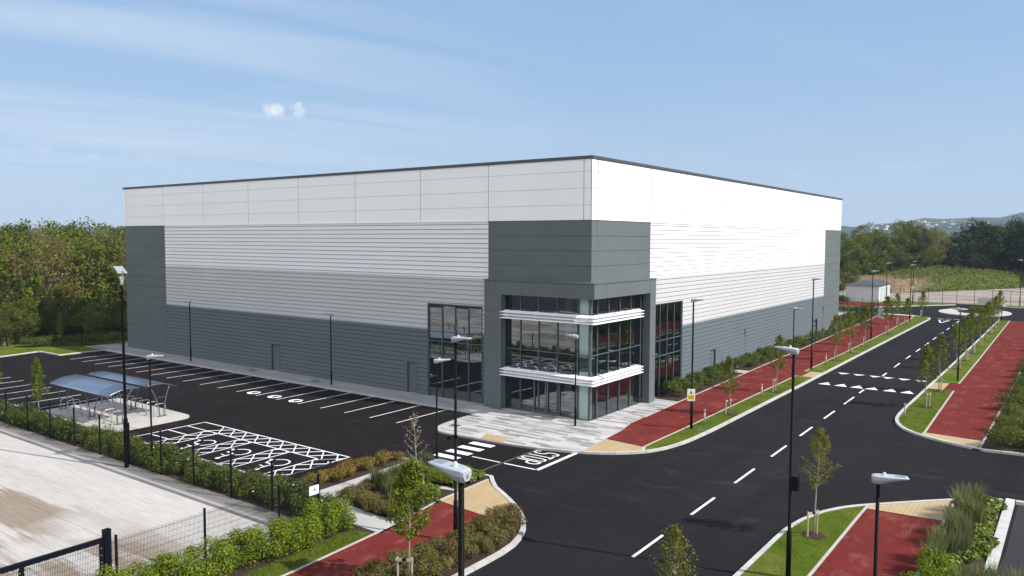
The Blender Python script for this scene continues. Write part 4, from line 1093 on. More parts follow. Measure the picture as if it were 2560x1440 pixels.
# ------------------------------------------------------------------ foliage
nrs = np.random.default_rng(7)
def unit(v): return v/np.maximum(np.linalg.norm(v, axis=1, keepdims=True), 1e-9)
def leaf_mesh(name, pts, nrm, size, asp=.62, mats=None, rng=nrs, mi=None):
    """one kite-shaped leaf per point"""
    n = len(pts); t = unit(np.cross(nrm, rng.normal(size=(n,3)))); bt = np.cross(nrm, t); s = np.asarray(size).reshape(-1,1)*np.ones((n,1))
    fold = nrm*s*.12
    v = np.empty((n,4,3)); v[:,0] = pts-t*s*.5; v[:,1] = pts+bt*s*.5*asp+fold; v[:,2] = pts+t*s*.5; v[:,3] = pts-bt*s*.5*asp+fold
    me = bpy.data.meshes.new(name)
    me.vertices.add(n*4); me.vertices.foreach_set('co', v.reshape(-1).astype(np.float32))
    me.loops.add(n*4); me.loops.foreach_set('vertex_index', np.arange(n*4, dtype=np.int32))
    me.polygons.add(n); me.polygons.foreach_set('loop_start', np.arange(0, n*4, 4, dtype=np.int32)); me.polygons.foreach_set('loop_total', np.full(n, 4, dtype=np.int32))
    for m in (mats if isinstance(mats, (list,tuple)) else [mats]): me.materials.append(m)
    if mi is not None: me.polygons.foreach_set('material_index', np.asarray(mi, dtype=np.int32))
    me.update(calc_edges=True); return me
def leaf_obj(name, pts, nrm, size, mat, parent=None, asp=.62, mi=None):
    o = bpy.data.objects.new(name, leaf_mesh(name, pts, nrm, size, asp, mat, mi=mi)); COL.objects.link(o)
    if parent is not None: o.parent = parent
    return o
def cloud(c, r, n, up=.4, shell=.55, rng=nrs):
    """n leaf points in a lump round c; normals lean outwards and up"""
    d = unit(rng.normal(size=(n,3))); k = (shell+(1-shell)*rng.random((n,1)))
    p = np.array(c)+d*k*np.array(r)
    nn = unit(d*.8+np.array([0,0,up])+rng.normal(size=(n,3))*.45); return p, nn
def join(L_): return np.concatenate([a for a, _ in L_]), np.concatenate([b_ for _, b_ in L_])

# ---- young street trees: upright, with the leaves in lumps along rising branches
def street_tree(seed, h=4.2, leafy=1.0, mat='leaf_street', wid=.72, lsz=.115, low=1.45):
    rg = np.random.default_rng(seed); t = empty('street_tree'); tb = MB()
    lean = rg.normal(size=2)*.03
    ax = lambda z: np.array([lean[0]*z+.02*math.sin(z*2+seed), lean[1]*z, z])
    tb.tube([ax(z) for z in np.linspace(-.05, h*.97, 9)], [.042-.036*i/8 for i in range(9)], 7)
    cl = []; nb = int(30*leafy**.5); ga = rg.random()*6
    for i in range(nb):
        u = i/(nb-1); z0 = low+(h-low-.25)*u; ga += 2.4+rg.normal()*.3
        Lb = wid*((1-u)**.75*.95+.12)*(.65+.55*rg.random())
        if u < .1: Lb *= .75
        rise = .55+.5*u+.25*rg.random(); d = np.array([math.cos(ga), math.sin(ga), rise]); d /= np.linalg.norm(d[:2])
        p0 = ax(z0); p1 = p0+d*Lb
        tb.tube([p0, p0*.5+p1*.5+np.array([0,0,-.03]), p1], [.014,.009,.004], 4, False)
        for k in range(3):
            f = .35+.33*k; c = p0+(p1-p0)*f
            n = int((14+11*rg.random())*leafy*(1.25 if k else .8)); rad = .15*(.7+.6*rg.random())
            p, nn = cloud(c, (rad, rad, rad*1.1), n, .35, .3, rg); cl.append((p, nn))
    p, nn = cloud(ax(h-.12), (.09,.09,.22), int(26*leafy), .3, .2, rg); cl.append((p, nn))
    pts, nr = join(cl); sz = lsz*(.65+.6*rg.random(len(pts)))
    tb.build('trunk', M['pale_bark'], t, True)
    leaf_obj('crown', pts, nr, sz, M[mat], t)
    return t
def stake(label, loc, rz, group):
    global ST0
    if ST0 is None:
        ST0 = empty('timber_stake'); b = MB()
        for s in (-.25,.25): b = MB(); b.tube([(s,0,-.05),(s,0,1.05)], .036, 9); b.build('post', M['timber'], ST0, False)
        b = MB(); b.box(-.32,.32,-.06,-.037,.93,1.03); b.build('crossbar', M['timber'], ST0)
        b = MB(); b.box(-.07,.07,-.07,.05,.945,1.03); b.build('strap', M['black'], ST0); o = ST0; o.location = loc; o.rotation_euler = (0,0,rz); o['label'] = label; o['group'] = group
    else: o = copy_tree(ST0, loc, rz, 1, label, group)
    o['category'] = 'tree stake'; return o
ST0 = None
def mulch_ring(x, y, z=.125, r=.5):
    b = MB(); P_ = []
    for i in range(18):
        a = 2*PI*i/18; q = r*rnd.uniform(.85,1.12); P_.append((x+q*math.cos(a), y+q*math.sin(a)))
    b.add([(p[0],p[1],z) for p in P_]+[(x,y,z+.05)], [[i,(i+1)%18,18] for i in range(18)]); struct(b.build('mulch_ring', M['mulch']), None)
TV = [street_tree(101,4.2), street_tree(102,4.2,1.1), street_tree(103,4.2,.9,'leaf_street',.66), street_tree(104,4.2,1.15,'leaf_bright',.78)]
used_v = set()
def put_tree(v, x, y, h, rz, label, group, staked=True, z=.11, srz=0., sdx=0., sdy=-.12, slabel=None, ring=True):
    s = h/4.2; sc = (s*1.0, s*1.0, s)
    if v not in used_v:
        used_v.add(v); o = TV[v]; o.location = (x,y,z); o.rotation_euler = (0,0,rz); o.scale = sc; o['label'] = label; o['group'] = group
    else: o = copy_tree(TV[v], (x,y,z), rz, sc, label, group)
    o['category'] = 'tree'
    if staked: stake(slabel or ('timber stake frame at the foot of the '+label.split(' ', 1)[1] if label.split(' ',1)[0] in ('the','young') else 'timber stake frame at the foot of the '+label), (x+sdx, y+sdy, z), srz, 'tree stakes along the road')
    if ring: mulch_ring(x, y)
    return o
OR = ['nearest','second','third','fourth','fifth','sixth','seventh','eighth','ninth','tenth','eleventh']
west = [(6.78,7.41,4.1),(6.74,17.38,4.6),(6.31,37.59,4.6),(6.25,43.94,4.5),(6.2,50.8,4.7),(6.02,64.53,4.9),(4.99,77.2,4.6),(5.64,79.0,3.9),(5.62,93.0,4.2)]
for i, (x, y, h) in enumerate(west):
    put_tree([0,2,3,0,1,3,2,1,0][i], x, y, h, i*1.7, '%s young tree along the west verge, counted from the near end' % OR[i], 'young trees along the west verge', srz=PI/2+.25*((i*37 % 5)-2)/2, sdx=-.16, sdy=0., slabel='timber stake frame of the %s young tree on the west verge' % OR[i])
east = [(17.15,18.36,4.5),(17.04,25.59,4.7),(16.78,38.83,4.4),(16.73,45.28,4.5),(16.73,51.83,4.5),(16.7,58.83,4.4),(16.59,65.7,4.4),(16.49,73.18,4.3),(16.34,80.74,4.5),(16.25,86.76,5.0)]
for i, (x, y, h) in enumerate(east):
    put_tree([1,2,0,3,1,3,0,1,3,2][i], x, y, h, i*2.1+.5, '%s young tree along the east verge, counted from the near end' % OR[i], 'young trees along the east verge', srz=PI/2+.3*((i*23 % 5)-2)/2, sdx=.16, sdy=0., slabel='timber stake frame of the %s young tree on the east verge' % OR[i])
TV.append(street_tree(201, 4.2, 2.0, 'leaf_bright', .88, .095, 1.55)); TV.append(street_tree(202, 4.2, 1.0, 'leaf_goldtree', .70, .074, 1.75)); TV.append(street_tree(203, 4.2, 1.4, 'leaf_bright', .5, .09, 1.2))
put_tree(4, 7.55, -25.2, 4.45, .4, 'green staked young tree among bronze shrubs at the bottom centre', 'near young trees', srz=.5, slabel='timber stake frame in the bronze shrub bed at the bottom', ring=False)
put_tree(5, 17.54, -11.98, 4.45, 1.2, 'yellow-green staked young tree on the near right verge', 'near young trees', srz=1.05, slabel='timber stake frame by the lone tree on the near right verge')
put_tree(5, 17.7, -25.5, 4.45, 2.9, 'yellow-green tree top cut off by the bottom edge beside the road', 'near young trees', srz=.6, slabel='timber stake frame hidden below the bottom edge by the road')
put_tree(6, -29.6, -21.35, 4.1, .5, 'slender young tree beside the left end of the cycle shelters', 'young trees by the hedge', False, ring=False)
put_tree(6, -36.2, -21.6, 4.6, 2.2, 'slender young tree at the left edge of the picture behind the hedge', 'young trees by the hedge', False, ring=False)
put_tree(6, -69.8, -7.9, 4.0, 1.2, 'young tree in a pale stake frame on the far left lawn', 'young trees by the hedge', True, slabel='pale stake frame on the far left lawn')
put_tree(6, -66.9, -3.4, 3.6, 3.2, 'thin young tree on the lawn in front of the dark wood', 'young trees by the hedge', True, slabel='stake frame of the thin young tree on the lawn')
# sparse tree with bare-looking twigs in the corner bed
t = street_tree(300, 3.9, .30, 'leaf_street', .62, .07, 1.7); t.location = (1.0,-17.7,.1); tag(t, 'nearly bare sapling with a pale stem in the corner bed', 'tree'); t.children[0].data.materials[0] = M['pale_bark']
stake('timber stake beside the nearly bare sapling', (1.15,-17.75,.1), .4, 'tree stakes along the road')

# ---- hedges
def hedge(name, label, x0, x1, y0, y1, h, n, lsz, mats, seed, parent=None, top=.25, flowers=0):
    """a strip of foliage along x or y: lumps of leaves of uneven height, open near the ground"""
    rg = np.random.default_rng(seed); O = np.array([(x0+x1)/2, (y0+y1)/2, .08]); cl = []
    lx, ly = x1-x0, y1-y0; nl = int(max(lx, ly)*5.5)
    for i in range(nl):
        q_ = (i+rg.random())/nl; cx, cy = (x0+lx*q_, rg.uniform(y0, y1)) if lx > ly else (rg.uniform(x0, x1), y0+ly*q_); hh = h*(.62+.5*rg.random()); rr_ = .30+.22*rg.random(); zc = hh-rr_*.8
        k = n//nl
        p, nn = cloud((cx-O[0], cy-O[1], max(.2, zc)), (rr_, rr_, rr_*.95), int(k*.6), .5, .45, rg); cl.append((p, nn))
        p, nn = cloud((cx-O[0], cy-O[1], hh*.38), (rr_*1.05, rr_*1.05, hh*.42), int(k*.4), .3, .45, rg); cl.append((p, nn))
    pts, nr = join(cl); pts[:,2] = np.maximum(pts[:,2], .03)
    mi = (rg.random(len(pts)) < flowers).astype(int) if flowers else None
    sz = lsz*(.6+.7*rg.random(len(pts)))
    o = leaf_obj(name, pts, nr, sz, mats, parent, .6, mi); o.location = O
    tag(o, label, 'hedge', kind='thing'); return o
hedge('hedge', 'dark green flowering hedge along the mesh fence, left part behind the cycle shelters', -62,-21.5,-23.2,-21.9, 1.1, 66000, .12, [M['leaf_hedge'], M['flower']], 1, flowers=.003)
hedge('hedge', 'dark green flowering hedge along the mesh fence in front of the accessible bays', -21.5,.5,-23.2,-21.5, 1.02, 70000, .095, [M['leaf_hedge'], M['flower']], 2, flowers=.004)
hedge('hedge', 'bright green beech hedge between the near mesh fence and the grass strip', .95,2.1,-33.5,-22.6, 1.35, 50000, .078, [M['leaf_beech'], M['leaf_bronze']], 3, flowers=.06)
hedge('hedge', 'bright yellow-green hedge block beside the near right red path', 21.8,22.9,-20.5,-13.2, 1.15, 26000, .078, [M['leaf_beech']], 4)
hedge('hedge', 'dark low hedge inside the fence of the rear yard', -13,-.8,93.2,96.2, 1.2, 5000, .2, [M['leaf_hedge']], 6)

# ---- single shrubs, copied
def shrub(seed, mat, r, h, n, lsz, lumps=9, name='shrub', asp=.6):
    rg = np.random.default_rng(seed); cl = []
    for i in range(lumps):
        a = rg.random()*6.28; q = r*.62*math.sqrt(rg.random()); rr_ = r*(.38+.2*rg.random()); zc = h*(.45+.3*rg.random())*(1-.35*q/r)
        cl.append(cloud((q*math.cos(a), q*math.sin(a), zc), (rr_, rr_, min(rr_*.9, h*.42)), n//lumps, .5, .5, rg))
    p, nr = join(cl); p[:,2] = np.maximum(p[:,2], .02)
    o = leaf_obj(name, p, nr, lsz*(.6+.7*rg.random(len(p))), M[mat], None, asp); o['category'] = 'shrub'; return o
def grass_clump(seed, h=1.25, n=260, mat='blade'):
    rg = np.random.default_rng(seed); vs = []; fs = []
    for i in range(n):
        a = rg.random()*6.28; q = .16*math.sqrt(rg.random()); ln = rg.normal(0, .17, 2)+np.array([math.cos(a), math.sin(a)])*q*.9; hh = h*(.55+.5*rg.random()); w = .007+.006*rg.random()
        x, y = q*math.cos(a), q*math.sin(a); tx, ty = -math.sin(a)*w, math.cos(a)*w
        k = len(vs); 
        vs += [(x-tx,y-ty,0),(x+tx,y+ty,0),(x+ln[0]*.35*hh+tx,y+ln[1]*.35*hh+ty,hh*.6),(x+ln[0]*.35*hh-tx,y+ln[1]*.35*hh-ty,hh*.6),(x+ln[0]*hh,y+ln[1]*hh,hh)]
        fs += [[k,k+1,k+2,k+3],[k+3,k+2,k+4]]
    me = bpy.data.meshes.new('grass_clump'); me.from_pydata(vs, [], fs); me.materials.append(M[mat]); o = bpy.data.objects.new('ornamental_grass', me); COL.objects.link(o); o['category'] = 'ornamental grass'; o['kind'] = 'thing'; return o
first = {}
def put(key, make, x, y, z, sc, label, group, rz=None, zs=1.):
    rz = rnd.uniform(0, 6.28) if rz is None else rz
    if key not in first: o = make(); first[key] = o
    else: o = first[key].copy(); COL.objects.link(o)
    o.location = (x,y,z); o.rotation_euler = (0,0,rz); o.scale = (sc,sc,sc*zs); o['label'] = label; o['group'] = group; return o
K = {}
for i in range(3): K['bronze%d'%i] = (lambda i=i: shrub(400+i, 'leaf_bronze', .52, .72, 1500, .062))
for i in range(2): K['gold%d'%i] = (lambda i=i: shrub(410+i, 'leaf_gold', .48, .66, 1100, .062))
for i in range(3): K['green%d'%i] = (lambda i=i: shrub(420+i, 'leaf_hedge', .85, 1.5, 1500, .115, 12))
K['lush0'] = lambda: shrub(430, 'leaf_bright', .6, .8, 900, .10); K['lush1'] = lambda: shrub(431, 'leaf_bright', .6, .85, 900, .10)
for i in range(3): K['laurel%d'%i] = (lambda i=i: shrub(440+i, 'leaf_laurel', .42, .5, 300, .15, 7, 'leafy_perennial', .8))
for i in range(3): K['grass%d'%i] = (lambda i=i: grass_clump(450+i))
for i in range(3): K['olive%d'%i] = (lambda i=i: shrub(460+i, 'leaf_round', .9, 1.2, 2000, .085, 13))
def pput(kind, nv, *a, **k): key = kind+str(rnd.randrange(nv)); return put(key, K[key], *a, **k)

# kerbside bronze bed by the junction
def kx(y): return float(np.interp(-y, [16.8,17.7,18.95,20.3,22,30,60], [6.2,7.2,7.95,8.3,8.33,8.28,8.2]))
for k in range(70):
    y = -17.6-k*.26; x0_, x1_ = 6.35, kx(y)-.45
    if y < -31.5 or x1_ < x0_: continue
    x = x0_+(x1_-x0_)*((k % 3)/2)+rnd.uniform(-.15,.15)
    if math.hypot(x-7.55, y+25.2) < .25: continue
    pput('bronze', 3, x, y+rnd.uniform(-.1,.1), .085, rnd.uniform(.85,1.2), 'low bronze-green shrub in the kerbside bed at the bottom of the junction', 'bronze shrubs in the kerbside bed')
# strip between accessible bays and footpath
for k in range(13):
    y = -14.3-k*.47
    pput('gold', 2, -3.75+rnd.uniform(-.3,.2), y, .085, rnd.uniform(.95,1.25), 'low golden-brown shrub in the strip between bays and footpath', 'golden shrubs beside the accessible bays')
    if k % 3 == 1: pput('gold', 2, -4.3, y+.2, .085, rnd.uniform(.8,1.05), 'low golden-brown shrub in the strip between bays and footpath', 'golden shrubs beside the accessible bays')
# corner bed inside the L-shaped path
for k in range(13):
    pput('bronze', 3, -1.1+.32*k+rnd.uniform(-.1,.1), -20.15-.05*k+rnd.uniform(-.15,.2), .085, rnd.uniform(.85,1.1), 'bronze-green shrub along the footpath edge of the corner bed', 'bronze shrubs in the corner bed')
for k in range(5): pput('bronze', 3, -1.2+rnd.uniform(-.1,.15), -19.4+.45*k, .085, rnd.uniform(.8,1.0), 'bronze-green shrub along the footpath edge of the corner bed', 'bronze shrubs in the corner bed')
for k in range(24):
    pput('grass', 3, rnd.uniform(-1.0,.55), rnd.uniform(-19.3,-16.2), .085, rnd.uniform(.8,1.1), 'tall dark green ornamental grass in the corner bed', 'tall grasses in the corner bed')
for k in range(6): pput('grass', 3, -1.2+.28*k, -14.6+rnd.uniform(-.2,.1), .085, rnd.uniform(.6,.85), 'ornamental grass at the head of the corner bed by the zebra', 'grasses at the head of the corner bed')
for k in range(10): pput('lush', 2, rnd.uniform(-.2,1.5), rnd.uniform(-16.2,-14.6), .085, rnd.uniform(.75,1.05), 'bright green leafy shrub behind the thin concrete strip', 'bright shrubs in the corner bed')
for k in range(26):
    y = rnd.uniform(-16.1,-13.9); x = rnd.uniform(1.2, 2.0)
    pput('laurel', 3, x, y, .085, rnd.uniform(.8,1.1), 'broad-leaved perennial at the pointed end of the corner bed', 'broad-leaved perennials in the corner bed')
for k in range(14): pput('laurel', 3, rnd.uniform(.9,2.2), rnd.uniform(-19.2,-17.0), .085, rnd.uniform(.8,1.15), 'broad-leaved perennial beside the red path edging', 'broad-leaved perennials beside the red path')
# near right planted bed
for k in range(19): pput('grass', 3, rnd.uniform(21.95,22.9), -13.4+.48*k+rnd.uniform(-.2,.2), .085, rnd.uniform(.8,1.1), 'tall feathery ornamental grass in the near right bed', 'feathery grasses in the near right bed', zs=1.1)
for k in range(22): pput('laurel', 3, rnd.uniform(21.9,22.9), -13.4+.45*k, .085, rnd.uniform(.7,1.0), 'broad-leaved perennial growing between the feathery grasses', 'perennials between the feathery grasses')
for k in range(14): pput('grass', 3, rnd.uniform(23.0,25.3), rnd.uniform(-16.4,-13.6), .085, rnd.uniform(.85,1.1), 'ornamental grass at the lower right edge', 'grasses at the lower right edge')
for k in range(26): pput('laurel', 3, rnd.uniform(22.85,23.35), rnd.uniform(-11.5,-3.2), .085, rnd.uniform(.85,1.2), 'broad-leaved perennial along the white kerb of the near right bed', 'perennials along the white kerb')
for k in range(16): pput('laurel', 3, rnd.uniform(22.6,24.6), rnd.uniform(-21.5,-16.5), .085, rnd.uniform(.9,1.3), 'broad-leaved perennial at the bottom right corner', 'perennials at the bottom right corner')
for k in range(8): pput('bronze', 3, rnd.uniform(21.9,23.3), rnd.uniform(-4.9,-3.3), .085, rnd.uniform(.6,.8), 'small bronze shrub at the tip of the near right bed', 'bronze shrubs at the tip of the near right bed')
# bed along the sunlit facade
for k in range(62):
    y = 10.6+k*1.23+rnd.uniform(-.2,.2); xe = float(np.interp(y, [9,22,45,62,88], [2.0,1.6,1.0,.45,-.25]))
    if 23.8 < y < 26.3: continue
    pput('green', 3, xe-1.15+rnd.uniform(-.12,.12), y, .1, rnd.uniform(.85,1.12), 'leafy green shrub in the bed along the sunlit facade', 'green shrubs along the sunlit facade')
    if k % 3 != 1: pput('bronze' if k % 4 == 0 else 'olive', 3, xe-.5, y+.5, .1, rnd.uniform(.55,.75) if k % 4 else 1., 'lower shrub at the path edge of the sunlit facade bed', 'low shrubs along the west red path')
# rounded shrubs east of the broad red path
for j in range(18):
    for i in range(4):
        x = 22.45+i*1.3+rnd.uniform(-.15,.15); y = 8.6+j*4.1+rnd.uniform(-.3,.3)+.9*(i % 2)
        pput('olive', 3, x, y, .09, rnd.uniform(1.05,1.3), 'rounded olive-green shrub right of the broad red path', 'rounded shrubs right of the broad red path')
        if j < 9: pput('olive', 3, x+.4, y+1.45, .09, rnd.uniform(.95,1.2), 'rounded olive-green shrub right of the broad red path', 'rounded shrubs right of the broad red path')
# roundabout planting
for k in range(16):
    a = rnd.uniform(0,6.28); q = 2.5*math.sqrt(rnd.random()); pput('green', 3, 11.8+q*math.cos(a), 108+q*1.1*math.sin(a), .27, rnd.uniform(.6,.75), 'low shrub on the roundabout island', 'shrubs on the roundabout')
# west lawn shrubs and by the pump house
for k in range(14): pput('olive' if k % 2 else 'green', 3, -67.5+.42*k+rnd.uniform(-.3,.3), -7.0+.62*k+rnd.uniform(-.5,.5), .1, rnd.uniform(.9,1.2), 'bushy shrub on the lawn in front of the dark wood', 'shrubs on the west lawn')
for k in range(7): pput('green', 3, -14.5+.7*k+rnd.uniform(-.3,.3), 112.5+rnd.uniform(-2,1), .1, rnd.uniform(1,1.6), 'shrub on the grass beside the pump house', 'shrubs beside the pump house')

# ---- woodland trees
def big_tree(seed, h, r, mat, n=5200, lsz=.42, clumps=64, base=.16, sparse=False, shape=1.0):
    rg = np.random.default_rng(seed); t = empty('woodland_tree'); tb = MB()
    tb.tube([(0,0,-.5),(.1,0,h*.2),(.0,.1,h*.5),(.1,.1,h*.8)], [r*.07,r*.055,r*.035,r*.012], 8)
    cz, rz = h*(base+1)/2, h*(1-base)/2; cl = []
    for i in range(clumps):
        d = unit(rg.normal(size=(1,3)))[0]; f = (.45+.55*rg.random()**.6)
        if d[2] < -.4: f *= .8
        wx = r*(1.0-.25*max(0, d[2])*shape)*(1+.12*math.sin(3*math.atan2(d[1], d[0])+seed))
        c = np.array([d[0]*wx*f, d[1]*wx*f, cz+d[2]*rz*f]); cr = r*(.19+.12*rg.random())
        if i % 2 == 0: tb.tube([(0,0,max(h*.18, c[2]*.45)), (c[0]*.5, c[1]*.5, c[2]*.78), c], [r*.028, r*.015, r*.006], 5, False)
        if sparse:
            for _ in range(4):
                e = c+rg.normal(size=3)*cr*.8+np.array([0,0,cr*.45]); tb.tube([c*.75+np.array([0,0,c[2]*.05]), c, e], [r*.009, r*.006, r*.0025], 3, False)
        cl.append(cloud(c, (cr, cr, cr*.85), n//clumps, .35, .4, rg))
    p, nr = join(cl); p[:,2] = np.maximum(p[:,2], .4)
    tb.build('trunk', M['bark'], t, True); leaf_obj('crown', p, nr, lsz*(.55+.8*rg.random(len(p))), M[mat], t, .7); return t
BT = {'mid': [big_tree(501,13.5,5.4,'leaf_wood',6500,.42,80,.04), big_tree(502,12.5,4.9,'leaf_wood',6000,.42,76,.05)],
      'olive': [big_tree(511,13,5.0,'leaf_olive',4200,.32,70,.12,True), big_tree(512,12.5,4.5,'leaf_olive',3600,.32,60,.15,True)],
      'bright': [big_tree(521,8.5,2.6,'leaf_bright',3000,.30,40,.06,False,1.6)],
      'dark': [big_tree(531,14,6.4,'leaf_dark',6500,.5,80,.04), big_tree(532,13,5.6,'leaf_dark',5500,.5,70,.04)]}
BT['mid'].append(big_tree(503,13,5.6,'leaf_wood',7000,.36,86,.05))
usedb = set()
def wood(kind, i, x, y, z, sc, label, group, rz=None, zs=1.):
    o = BT[kind][i]; zs = zs*(.95 if 'left' in label else 1); rz = rnd.uniform(0,6.28) if rz is None else rz
    if (kind, i) not in usedb: usedb.add((kind, i)); o.location = (x,y,z); o.rotation_euler = (0,0,rz); o.scale = (sc,sc,sc*zs); o['label'] = label; o['group'] = group
    else: o = copy_tree(o, (x,y,z), rz, (sc,sc,sc*zs), label, group)
    o['category'] = 'tree'; return o
def at_az(az, d): return CAM.x+d*math.sin(R(az)), CAM.y+d*math.cos(R(az))
GW = 'trees of the wood left of the warehouse'
for az, d, kind, i, sc, lb in [(-67.0,112,'olive',0,1.0,'big olive-brown spreading tree in the middle of the left wood'),(-67.3,107,'bright',0,1.0,'bright yellow-green upright tree in front of the olive tree at left'),
        (-69.9,113,'mid',0,.98,None),(-65.2,116,'mid',1,1.0,None),(-63.6,120,'olive',1,1.05,None),(-62.2,121,'mid',2,.95,None),(-68.6,124,'mid',2,1.0,None),(-66.2,128,'mid',0,1.05,None),(-64.4,131,'mid',1,1.12,None),(-62.6,134,'olive',1,1.12,None),(-70.8,128,'mid',1,1.1,None),
        (-69.2,142,'mid',0,1.1,None),(-67.2,145,'olive',0,1.12,None),(-65.4,148,'mid',2,1.1,None),(-63.6,150,'olive',1,1.15,None),(-61.6,146,'mid',0,1.1,None),(-70.3,165,'mid',2,1.2,None),(-68.2,168,'mid',1,1.25,None),(-66.1,170,'mid',0,1.2,None),(-64.1,172,'mid',2,1.22,None),(-62.0,170,'mid',1,1.25,None)]:
    x, y = at_az(az, d); wood(kind, i, x, y, 0, sc, lb or {'mid':'leafy green tree of the wood left of the warehouse','olive':'olive-brown tree of the wood left of the warehouse'}[kind], GW if kind != 'bright' else GW)
for k in range(12):
    az = -70.5+.78*k; x, y = at_az(az, 104+rnd.uniform(-1.5,4)); wood('mid', k % 3, x, y, 0, rnd.uniform(.3,.42), 'low understorey tree at the shaded foot of the left wood', 'understorey of the left wood')
GN, GD = 'green trees beyond the earth bank', 'dark trees beyond the earth bank'
for az, d, i, sc in [(-14.6,215,0,1.2),(-13.4,222,2,1.22),(-12.2,228,1,1.25),(-11.2,236,0,1.25),(-10.1,240,2,1.2),(-9.0,243,1,1.3),(-8.1,246,0,1.15),(-13.9,245,1,1.35),(-11.9,255,2,1.35),(-9.7,262,0,1.35),(-12.9,206,1,.75),(-13.6,196,0,.62),(-14.4,190,2,.62)]:
    x, y = at_az(az, d); wood('mid', i, x, y, max(0, bankz(x, y))-.5, sc*.66, 'leafy green tree beyond the bank, right of the warehouse', GN)
x, y = at_az(-7.9, 240); wood('olive', 0, x, y, bankz(x,y)-.3, .76, 'paler brownish tree at the right end of the green trees', GN)
for az, d, i, sc in [(-6.6,246,1,.85),(-5.4,252,0,1.05),(-4.2,256,1,1.1),(-3.0,255,0,1.1),(-1.8,252,1,1.15),(-.4,250,0,1.2),(-4.8,275,1,1.05),(-3.4,280,0,1.0),(.9,255,1,1.2)]:
    x, y = at_az(az, d); wood('dark', i, x, y, bankz(x,y)-.6, sc*.93, 'dark green broad tree on the bank at the right edge', GD)

for k in range(26):
    az = -14.6+.52*k; d = 212+rnd.uniform(0,10)+max(0, az+12)*4.6; x, y = at_az(az, d)
    wood('mid' if az < -7.2 else 'dark', k % 3 if az < -7.2 else k % 2, x, y, max(0, bankz(x, y))-.4, rnd.uniform(.26,.40), 'bush at the foot of the trees beyond the earth bank', 'bushes at the foot of the bank trees')
# ---- uncountable cover
rg = np.random.default_rng(77); n = 17000
xs_ = rg.uniform(-34, 42, n); u = rg.random(n)**1.3; ds = u*60
ys_ = np.array([foot(x) for x in xs_])+ds; zs_ = np.array([bankz(x, y) for x, y in zip(xs_, ys_)])
keep = (xs_ > -7+4*np.sin(ds*.4)) | (ds > 17) | (rg.random(n) < .10) | (xs_ < -24)
pts = np.stack([xs_, ys_, zs_+rg.random(n)*.5], 1)[keep]; nn = unit(rg.normal(size=(len(pts),3))*.7+np.array([.3,-.3,1.3]))
o = leaf_obj('ground_cover', pts, nn, .30+.4*rg.random(len(pts)), M['leaf_bright'], None, .6); o.data.materials[0] = leafmat('bank_weed', [(.06,.085,.014),(.10,.125,.02),(.15,.165,.03),(.20,.18,.05)], .4)
struct(o, 'rough weeds covering the earth bank', 'stuff')
# turf: short blades on the near verges
def turf(name, polys, n, h, seed):
    rg = np.random.default_rng(seed); vs = []; fs = []
    def inside(x, y, P_):
        c = False; j = len(P_)-1
        for i in range(len(P_)):
            if (P_[i][1] > y) != (P_[j][1] > y) and x < (P_[j][0]-P_[i][0])*(y-P_[i][1])/(P_[j][1]-P_[i][1])+P_[i][0]: c = not c
            j = i
        return c
    for P_ in polys:
        x0_, x1_ = min(p[0] for p in P_), max(p[0] for p in P_); y0_, y1_ = min(p[1] for p in P_), max(p[1] for p in P_)
        for _ in range(n):
            x, y = rg.uniform(x0_, x1_), rg.uniform(y0_, y1_)
            if not inside(x, y, P_): continue
            a = rg.random()*6.28; w = .012; hh = h*(.5+rg.random()); k = len(vs)
            vs += [(x-w*math.cos(a), y-w*math.sin(a), .115),(x+w*math.cos(a), y+w*math.sin(a), .115),(x+rg.normal()*.025, y+rg.normal()*.025, .115+hh)]; fs.append([k,k+1,k+2])
    me = bpy.data.meshes.new(name); me.from_pydata(vs, [], fs); me.materials.append(M['turf']); o = bpy.data.objects.new(name, me); COL.objects.link(o); struct(o, 'short mown grass blades on the near verges', 'stuff'); return o
M['turf'] = leafmat('turf_blade', [(.055,.09,.008),(.08,.12,.011),(.11,.145,.016),(.18,.16,.04)], .3)
turf('grass', [[(16.6,-30),(16.6,-10.8),(17.3,-8.9),(18.4,-7.1),(18.45,-30)], [(2.1,-22.8),(3.0,-22.6),(3.35,-26.8),(3.4,-31),(2.4,-31)], [(5.95,-3.4),(6.6,-3.4),(7.2,.4),(7.2,24),(5.95,24)], [(16.2,17.5),(16.4,12.8),(17.4,10.4),(18.2,9.6),(17.9,26),(16.2,26)]], 7000, .05, 5)
HAZE = True
EXPO = 0.55
# ------------------------------------------------------------------ sky, sun, camera
SUN = Vector((1.166, .286, 1.0)).normalized()
elev = math.asin(SUN.z); azi = math.atan2(SUN.x, SUN.y)
w = bpy.data.worlds.new('World'); scene.world = w; w.use_nodes = True
nt = w.node_tree; nt.nodes.clear()
sky = N(nt, 'ShaderNodeTexSky', sky_type='NISHITA', sun_disc=False)
sky.sun_elevation = elev; sky.sun_rotation = azi; sky.air_density = 1.0; sky.dust_density = .6; sky.ozone_density = 2.2; sky.altitude = 50
tc = N(nt, 'ShaderNodeTexCoord')
sp = N(nt, 'ShaderNodeSeparateXYZ'); L(nt, tc.outputs['Generated'], sp.inputs[0])
def math2(op, a, b_=None, c=None):
    m = N(nt, 'ShaderNodeMath', operation=op)
    for i, x in enumerate((a, b_, c)):
        if x is None: continue
        if isinstance(x, (int, float)): m.inputs[i].default_value = x
        else: L(nt, x, m.inputs[i])
    return m.outputs[0]
